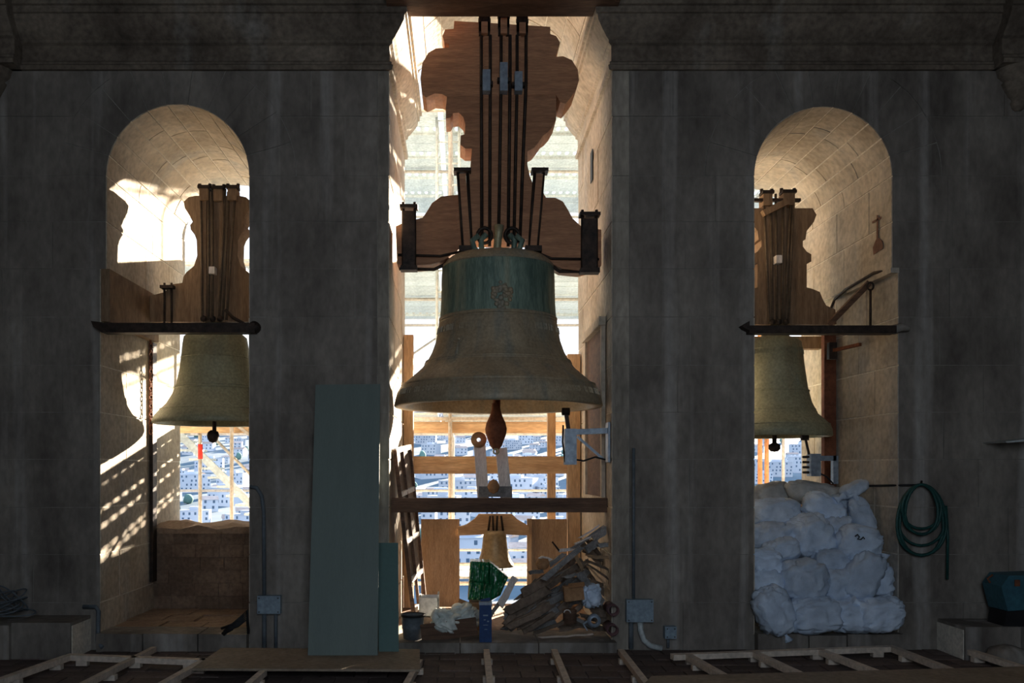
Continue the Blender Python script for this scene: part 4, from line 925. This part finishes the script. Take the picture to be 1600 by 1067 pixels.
BT = [((105, 1022), (322, 1030), .07, 0, 'long pale batten parallel to the wall at the left'),
 ((106, 1023), (0, 1060), .06, .5, 'batten running to the bottom left corner'),
 ((241, 1010), (128, 1067), .045, .4, 'narrow batten crossing the left long batten'),
 ((322, 1028), (252, 1067), .055, .4, 'batten left of the brown fibreboard sheet'),
 ((412, 1046), (384, 1070), .05, .4, 'batten coming out under the left part of the sheet'),
 ((656, 1030), (634, 1068), .045, .4, 'batten at the right end of the brown sheet'),
 ((760, 1014), (766, 1068), .05, .4, 'batten pointing straight out below the blue box'),
 ((866, 1014), (888, 1068), .05, .4, 'batten below the scrap wood pile'),
 ((970, 1014), (1012, 1068), .05, .4, 'batten beside the right pier'),
 ((1050, 1022), (1398, 1009), .07, 0, 'long pale batten parallel to the wall at the right'),
 ((1076, 1022), (1150, 1064), .06, .1, 'first cross batten from the switch box'),
 ((1180, 1018), (1262, 1056), .06, .1, 'second cross batten from the switch box'),
 ((1282, 1014), (1382, 1052), .06, .1, 'third cross batten from the switch box'),
 ((1396, 1010), (1496, 1048), .06, .1, 'fourth cross batten, at the end of the long one'),
 ((1508, 1012), (1610, 1044), .06, .1, 'last cross batten at the far right')]
for a, b, w_, ext, lab in BT:
    p, q, o = batten(a, b, w_, lab, ext=ext)
    s = root('floor_batten', (p+q)/2-Vector((0, 0, .022)), lab, 'batten')
    part('strip', o, M['batten'], s)
    L = (q-p).length; n = max(1, int(L/.6))
    for k in range(n+1):
        c = p.lerp(q, (k+.3)/(n+.6)); part('packing_block', MB().bb(c.x-.045, c.x+.045, c.y-.03, c.y+.03, 0.004, .045), M['batten'], s)
# green boards
def leaning(bl, br, tl, tr, yb, yt, t, m, lab):
    zb = ZB+.001; d = CAM_D+yb
    pts = [Vector(((bl-720)*d/FPX, yb, zb)), Vector(((br-720)*d/FPX, yb, zb)), P(*tr, yt), P(*tl, yt)]
    nn = (pts[1]-pts[0]).cross(pts[3]-pts[0]).normalized()*t
    mb = MB().add(pts+[p-nn for p in pts], [(0, 1, 2, 3), (7, 6, 5, 4), (0, 4, 5, 1), (1, 5, 6, 2), (2, 6, 7, 3), (3, 7, 4, 0)])
    return solo('green_board', mb, m, lab, 'board')
leaning(481, 590, (493, 601), (594, 600), F(0, 1024, ZB).y, -.03, .013, M['green_board'], 'tall grey-green board leaning on the pier left of the great bell')
leaning(592, 623, (590, 848), (622, 848), F(0, 1018, ZB).y, -.06, .013, M['green_board_edge'], 'short teal-green board half behind the tall one')
# bits on the pier
def ebox(label, x0, x1, y0, y1, name='junction_box'):
    r_ = root(name, P((x0+x1)/2, y1, -.03), label, 'box')
    a, b = P(x0, y1, -.08), P(x1, y0, -.08)
    part('case', MB().bb(a.x, b.x, -.085, -.006, a.z, b.z), M['elbox'], r_)
    part('cover', MB().bb(a.x+.008, b.x-.008, -.092, -.085, a.z+.008, b.z-.008), M['elbox'], r_)
    for u in (a.x+.018, b.x-.018):
        for v in (a.z+.018, b.z-.018): part('screw', MB().lathe([(.006, 0), (.006, -.004), (.001, -.0045)], (u, -.092, v), 8, False, 'y'), M['iron'], r_)
    return r_
ebox('grey junction box low on the left pier beside the green board', 402, 438, 931, 959)
ebox('grey junction box low on the pier right of the middle opening', 979, 1021, 937, 972)
ebox('small square switch box near the floor of the right pier', 1039, 1057, 979, 998, 'switch_box')
def pipe(pts, r, m, lab, y=-.03, cat='pipe'): return solo('conduit_pipe', MB().tube([P(a, b, y) for a, b in pts], r, 10), m, lab, cat)
pipe([(391, 760), (401, 762), (409, 775), (412, 800), (413, 931)], .018, M['conduit'], 'curved conduit rising from the left junction box')
pipe([(413, 958), (413, 1013)], .02, M['conduit'], 'left of two conduits below the left junction box')
pipe([(431, 958), (431, 1013)], .016, M['conduit'], 'right of two conduits below the left junction box')
pipe([(990, 700), (990, 937)], .014, M['conduit'], 'straight conduit above the right junction box')
pipe([(1000, 971), (1001, 985), (1006, 1000), (1016, 1009), (1034, 1013)], .026, M['galv'], 'bright bent pipe below the right junction box')
pipe([(986, 971), (986, 1013)], .022, M['conduit'], 'dark conduit below the right junction box')
pipe([(1044, 998), (1044, 1012)], .014, M['conduit'], 'short conduit below the switch box')
solo('conduit_pipe', MB().tube([P(130, 948, -.02), P(150, 948, -.03), P(154, 955, -.04), P(153, 1000, -.05), P(160, 1012, -.1)], .02, 10), M['conduit'], 'bent pipe at the foot of the left arch', 'pipe')
# cable heap in the right corner of the left sill
hb_ = root('cable_bundle', P(372, 985, -.1), 'dark tangle of cable at the right end of the left sill', 'cable')
for k in range(6):
    rr = random.Random(k+50); part('cable', MB().tube([P(348+rr.uniform(-3, 6), 992-k*2, -.12), P(358+k, 985-rr.uniform(0, 10), -.14), P(372, 978-k*2, -.13), P(386, 968-k*3, -.12), P(388, 990-k, -.12)], .012, 7), M['black'], hb_)
# pale cables heap on the left bench
hp = root('cable_heap', Vector((-3.95, -.25, .31)), 'heap of thin pale cables on the low bench at the far left', 'cable')
for k in range(9):
    rr = random.Random(k+80); c = Vector((-3.95+rr.uniform(-.12, .12), -.24+rr.uniform(-.05, .05), .33)); q = []
    ra, rb_ = rr.uniform(.12, .24), rr.uniform(.06, .13); h = rr.uniform(.03, .14)
    for a in range(20):
        t = 2*PI*a/20; q.append(c+Vector((ra*math.cos(t), rb_*math.sin(t), h+h*.8*math.sin(t+k)+.02)))
    part('cable_loop', MB().tube(q, .007, 6, closed=True), M['conduit'], hp)
part('loose_end', MB().tube([Vector((-3.85, -.25, .40)), Vector((-3.98, -.26, .52)), Vector((-4.0, -.25, .57))], .006, 6), M['conduit'], hp)
# green hose coil hanging on the wall
hs = root('hose_coil', P(1441, 860, -.05), 'coil of dark green hose hanging on the wall right of the right arch', 'hose')
for k in range(7):
    rr = random.Random(k+20); q = []; ry = rr.uniform(46, 56) if k < 4 else rr.uniform(30, 42); rx = rr.uniform(33, 39) if k < 4 else rr.uniform(24, 31)
    for a in range(28):
        t = 2*PI*a/28; q.append(P(1440+rx*math.cos(t)*(1-.12*math.sin(t))+rr.uniform(-.3, .3), 757+ry-ry*math.sin(t)*1.0, -.03-.012*k+.01*math.sin(t*2+k)))
    part('hose_loop', MB().tube(q, .0125, 8, closed=True), M['hose'], hs)
part('hose_end', MB().tube([P(1478, 790, -.05), P(1481, 840, -.05), P(1480, 905, -.05)], .0125, 8), M['hose'], hs)
part('hook', MB().tube([P(1440, 752, 0), P(1440, 758, -.06), P(1440, 752, -.10)], .01, 6), M['iron'], hs)
# teal case on the right bench
tc_ = root('metal_case', Vector((4.95, -.2, .28)), 'dented teal metal case on a dark stand at the far right', 'case')
zc = P(0, 950, -.25).z
def px3(a, b): p = P(a, b, -.25); return (p.x, p.z)
part('case_body', MB().prism([px3(1546, 912), px3(1558, 896), px3(1612, 894), px3(1612, 946), px3(1556, 950)], -.42, -.14), M['cyan_box'], tc_)
part('latch', MB().bb(P(1586, 0, -.43).x, P(1594, 0, -.43).x, -.43, -.42, P(0, 916, -.43).z, P(0, 906, -.43).z), M['rust'], tc_, 'small rusty latch')
part('handle', MB().tube([P(1547, 910, -.28), P(1543, 904, -.28), P(1551, 898, -.28)], .010, 6), M['rust'], tc_)
part('stand', MB().prism([px3(1556, 951), px3(1612, 948), px3(1612, 975), px3(1552, 976)], -.40, -.16), M['black'], tc_)
solo('stone_lump', MB().lathe([(.001, 0), (.13, 0), (.16, .06), (.13, .13), (.05, .16), (.001, .165)], (4.5, -.62, .0), 14), M['wall'], 'rounded grey stone on the floor below the far right bench', 'stone')
solo('white_streak_plate', MB().prism([(P(1566, 0, -.3).x, P(0, 690, -.3).z), (P(1600, 0, -.3).x+.3, P(0, 680, -.3).z), (P(1600, 0, -.3).x+.3, P(0, 686, -.3).z), (P(1570, 0, -.3).x, P(0, 692, -.3).z)], -.34, -.0), M['galv'], 'thin pale plate put in for a white streak at the right edge', 'shelf')  # plate made up to show a white streak at the frame edge

# ------------------------------------------------------------------ scaffold outside
sf = root('scaffold', (0, 5, -1.5), 'steel scaffold with perforated decks outside the bell openings', 'scaffold')
def plank_mesh(holes):
    mb = MB(); L = 2.44; W = .285
    if not holes: return mb.bb(-L/2, L/2, -W/2, W/2, -.03, 0)
    n = 22; cell = L/n; hw, hh = .028, .075
    for i in range(n):
        x0 = -L/2+i*cell; cx = x0+cell/2; x1 = x0+cell
        o = [(x0, -W/2), (cx, -W/2), (x1, -W/2), (x1, 0), (x1, W/2), (cx, W/2), (x0, W/2), (x0, 0)]
        inn = [(cx-hw*.7, -hh*.7), (cx, -hh), (cx+hw*.7, -hh*.7), (cx+hw, 0), (cx+hw*.7, hh*.7), (cx, hh), (cx-hw*.7, hh*.7), (cx-hw, 0)]
        mb.add([(a, b, 0) for a, b in o+inn], [(k, (k+1) % 8, (k+1) % 8+8, k+8) for k in range(8)])
    mb.bb(-L/2, L/2, -W/2, -W/2+.004, -.03, 0); mb.bb(-L/2, L/2, W/2-.004, W/2, -.03, 0)
    return mb
pm = {}
for k in (0, 1):
    o = link_mesh('deck_plank', plank_mesh(k), M['galv']); pm[k] = o.data; bpy.data.objects.remove(o)
def deck(z, y0, n, holed, xs):
    for j in range(n):
        for x in xs:
            o = bpy.data.objects.new('deck_plank', pm[1 if j in holed else 0]); C.objects.link(o); o.parent = sf
            o.location = Vector((x, y0+.15+j*.30, z+R.uniform(-.004, .004)))-sf.location
XS = [-4.0, -1.5, 1.0, 3.5, 6.0]
deck(2.31, 3.0, 15, {1, 2, 4, 6, 9, 10, 13}, XS); deck(4.20, 3.0, 14, {12}, XS); deck(6.08, 3.0, 15, {2, 5, 8, 11}, XS[1:])
deck(.30, 3.0, 4, {2}, XS)
def spole(name, a, b, r=.024, m='galv_pole'): return part(name, MB().tube([a, b], r, 8), M[m], sf)
for y in (2.95, 5.2, 7.55):
    for x in (-5.3, -2.8, -.13, 2.25, 4.75, 7.2):
        spole('standard', (x, y, -1.5), (x, y, 7.6), m='galv_pole')
for y in (2.95, 5.2, 7.55):
    for z in (.22, 2.23, 4.12, 6.0): spole('ledger', (-5.4, y, z), (7.3, y, z))
for z in (1.25, 3.25, 5.15):
    spole('guard_pole', (-5.4, 7.6, z), (7.3, 7.6, z)); 
for x in (-5.3, -2.8, -.13, 2.25, 4.75, 7.2):
    for z in (.22, 2.23, 4.12, 6.0): spole('transom', (x, 2.9, z-.03), (x, 7.6, z-.03))
spole('standard', (3.74, 3.2, -1), (3.74, 3.2, 4), .03, 'orange_pole'); spole('standard', (3.96, 3.6, -1), (3.96, 3.6, 4), .03, 'orange_pole')
spole('standard', (-3.23, 3.1, -1), (-3.23, 3.1, 4), .024); 
part('red_band', MB().tube([P(313, 694, 3.1)+Vector((0, -.0, 0)), P(313, 717, 3.1)], .03, 10), M['red'], sf, 'red tape on a pole')
# stair flight seen through the left arch
for y in (4.0, 4.6):
    part('stringer', MB().bar(P(270, 668, y), P(420, 815, y), .10, .03), M['galv'], sf)
    part('handrail', MB().tube([P(290, 640, y), P(430, 780, y)], .02, 8), M['galv_pole'], sf)
for k in range(10):
    c = P(275+k*14, 676+k*14, 4.3); part('stair_tread', MB().bb(c.x-.10, c.x+.10, 4.0, 4.6, c.z-.015, c.z+.015), M['galv'], sf)
part('brace', MB().tube([(-.13, 2.95, .2), (-2.8, 2.95, 2.2)], .02, 8), M['galv_pole'], sf)
for x0, x1 in ((-2.8, -.13), (2.25, 4.75)): part('brace', MB().tube([(x0, 7.58, 2.3), (x1, 7.58, 4.1)], .02, 8), M['galv_pole'], sf)
# toe boards: pine
part('toe_board', MB().bb(-5.4, 7.3, 7.50, 7.53, 2.33, 2.48), M['timber'], sf); part('toe_board', MB().bb(-5.4, 7.3, 7.50, 7.53, 4.22, 4.37), M['timber'], sf)
part('toe_board', MB().bb(-5.4, 7.3, 3.02, 3.05, 2.06, 2.20), M['timber'], sf)
part('ladder_stile', MB().tube([(-.02, 3.3, 2.3), (-.02, 3.3, 6.2)], .02, 6), M['galv'], sf); part('ladder_stile', MB().tube([(-.30, 3.3, 2.3), (-.30, 3.3, 6.2)], .02, 6), M['galv'], sf)
for k in range(14): part('ladder_rung', MB().tube([(-.30, 3.3, 2.5+k*.27), (-.02, 3.3, 2.5+k*.27)], .012, 6), M['galv'], sf)

# ------------------------------------------------------------------ town and hills
def gz(x, y):
    if y < 350: base = -50
    else:
        t = min(1, (y-350)/2800); base = -50+ 300*t**1.15
    return base+noise.noise(Vector((x*.003, y*.003, 0)))*14*min(1, max(0, (y-150)/400))+noise.noise(Vector((x*.0012, y*.0012, 5)))*50*min(1, max(0, (y-900)/1500))
hm = MB(); nx, ny = 60, 60; vs = []
for j in range(ny+1):
    y = 9+(3600-9)*(j/ny)**1.8
    for i in range(nx+1):
        x = -2600+5200*i/nx; vs.append((x, y, gz(x, y)))
hm.add(vs, [(j*(nx+1)+i, j*(nx+1)+i+1, (j+1)*(nx+1)+i+1, (j+1)*(nx+1)+i) for j in range(ny) for i in range(nx)], True)
hl = link_mesh('hillside', hm, M['hill']); hl['kind'] = 'structure'; hl['label'] = 'hillside rising beyond the town, haze in its colour'; hl['category'] = 'hill'
tw = MB().bb(WX0-.3, WX1+.3, 0.5, TH, -50, -.3); ts = struct('trim_7', tw, M['jamb'], 'lower tower wall outside below the openings', 'wall')
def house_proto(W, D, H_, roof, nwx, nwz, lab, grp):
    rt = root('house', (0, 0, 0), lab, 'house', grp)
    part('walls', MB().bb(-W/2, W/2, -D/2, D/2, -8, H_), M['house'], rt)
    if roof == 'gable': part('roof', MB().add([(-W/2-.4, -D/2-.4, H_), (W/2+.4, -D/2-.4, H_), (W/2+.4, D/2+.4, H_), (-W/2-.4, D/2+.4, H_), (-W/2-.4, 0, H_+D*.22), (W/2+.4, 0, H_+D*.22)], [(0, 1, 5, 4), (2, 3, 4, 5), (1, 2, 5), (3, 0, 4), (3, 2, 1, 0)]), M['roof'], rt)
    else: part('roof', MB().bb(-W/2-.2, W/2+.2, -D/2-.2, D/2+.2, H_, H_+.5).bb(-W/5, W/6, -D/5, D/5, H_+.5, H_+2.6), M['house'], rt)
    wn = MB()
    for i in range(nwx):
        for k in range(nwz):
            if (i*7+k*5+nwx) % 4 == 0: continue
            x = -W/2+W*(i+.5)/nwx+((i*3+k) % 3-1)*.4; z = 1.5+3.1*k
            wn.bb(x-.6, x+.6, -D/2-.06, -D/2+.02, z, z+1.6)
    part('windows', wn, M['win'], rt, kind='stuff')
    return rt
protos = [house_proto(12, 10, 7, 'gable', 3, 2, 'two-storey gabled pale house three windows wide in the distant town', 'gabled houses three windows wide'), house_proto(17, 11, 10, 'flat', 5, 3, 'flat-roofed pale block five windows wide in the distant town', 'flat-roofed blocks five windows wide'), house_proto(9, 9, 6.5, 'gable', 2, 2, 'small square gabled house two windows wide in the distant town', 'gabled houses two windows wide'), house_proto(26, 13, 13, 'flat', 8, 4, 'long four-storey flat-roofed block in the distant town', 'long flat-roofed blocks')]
def copytree(o, loc, rz_, s=1):
    r_ = o.copy(); C.objects.link(r_); r_.location = loc; r_.rotation_euler = (0, 0, rz_); r_.scale = (s, s, s)
    for c_ in list(o.children):
        d_ = c_.copy(); C.objects.link(d_); d_.parent = r_
    return r_
spots = []; rr = random.Random(99)
cones = [(-.325, -.225, 75), (-.075, .145, 170), (.315, .395, 36)]
for lo, hi, cnt in cones:
    k = 0; tries = 0
    while k < cnt and tries < 6000:
        tries += 1
        y = 385*(2500/385)**rr.random(); x = y*rr.uniform(lo, hi)
        if all((x-a)**2+(y-b)**2 > (21+y*.003)**2 for a, b in spots): spots.append((x, y)); k += 1
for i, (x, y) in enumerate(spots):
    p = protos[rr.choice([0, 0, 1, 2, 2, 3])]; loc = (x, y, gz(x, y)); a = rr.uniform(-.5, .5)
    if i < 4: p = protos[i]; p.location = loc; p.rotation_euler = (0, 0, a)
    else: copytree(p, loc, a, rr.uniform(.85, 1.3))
tp_ = None
k = 0
for lo, hi, cnt in [(-.325, -.225, 36), (-.075, .145, 64), (.315, .395, 16)]:
    for q in range(cnt):
        y = 380*(2600/380)**rr.random(); x = y*rr.uniform(lo, hi)
        if any((x-a)**2+(y-b)**2 < 23**2 for a, b in spots): continue
        spots.append((x, y))
        if tp_ is None:
            mb = MB(); vs = []
            for i in range(1, 7):
                for j in range(10):
                    th = PI*i/7; a = 2*PI*j/10; r = 1+noise.noise(Vector((i*1.3, j*1.1, 3)))*.4
                    vs.append((4*r*math.sin(th)*math.cos(a), 4*r*math.sin(th)*math.sin(a), 5+5*r*math.cos(th)))
            fs = [(i*10+j, (i+1)*10+j, (i+1)*10+(j+1) % 10, i*10+(j+1) % 10) for i in range(5) for j in range(10)]+[tuple(range(10)), tuple(range(50, 60))[::-1]]
            mb.add(vs, fs, True); o = link_mesh('tree', mb, M['foliage']); tp_ = o
            o['label'] = 'rounded tree among the distant houses'; o['category'] = 'tree'; o['group'] = 'trees of the town below'
        else:
            o = tp_.copy(); C.objects.link(o)
        o.location = (x, y, gz(x, y)-1); s = rr.uniform(.5, 1.1); o.scale = (s, s, s*rr.uniform(.8, 1.2))
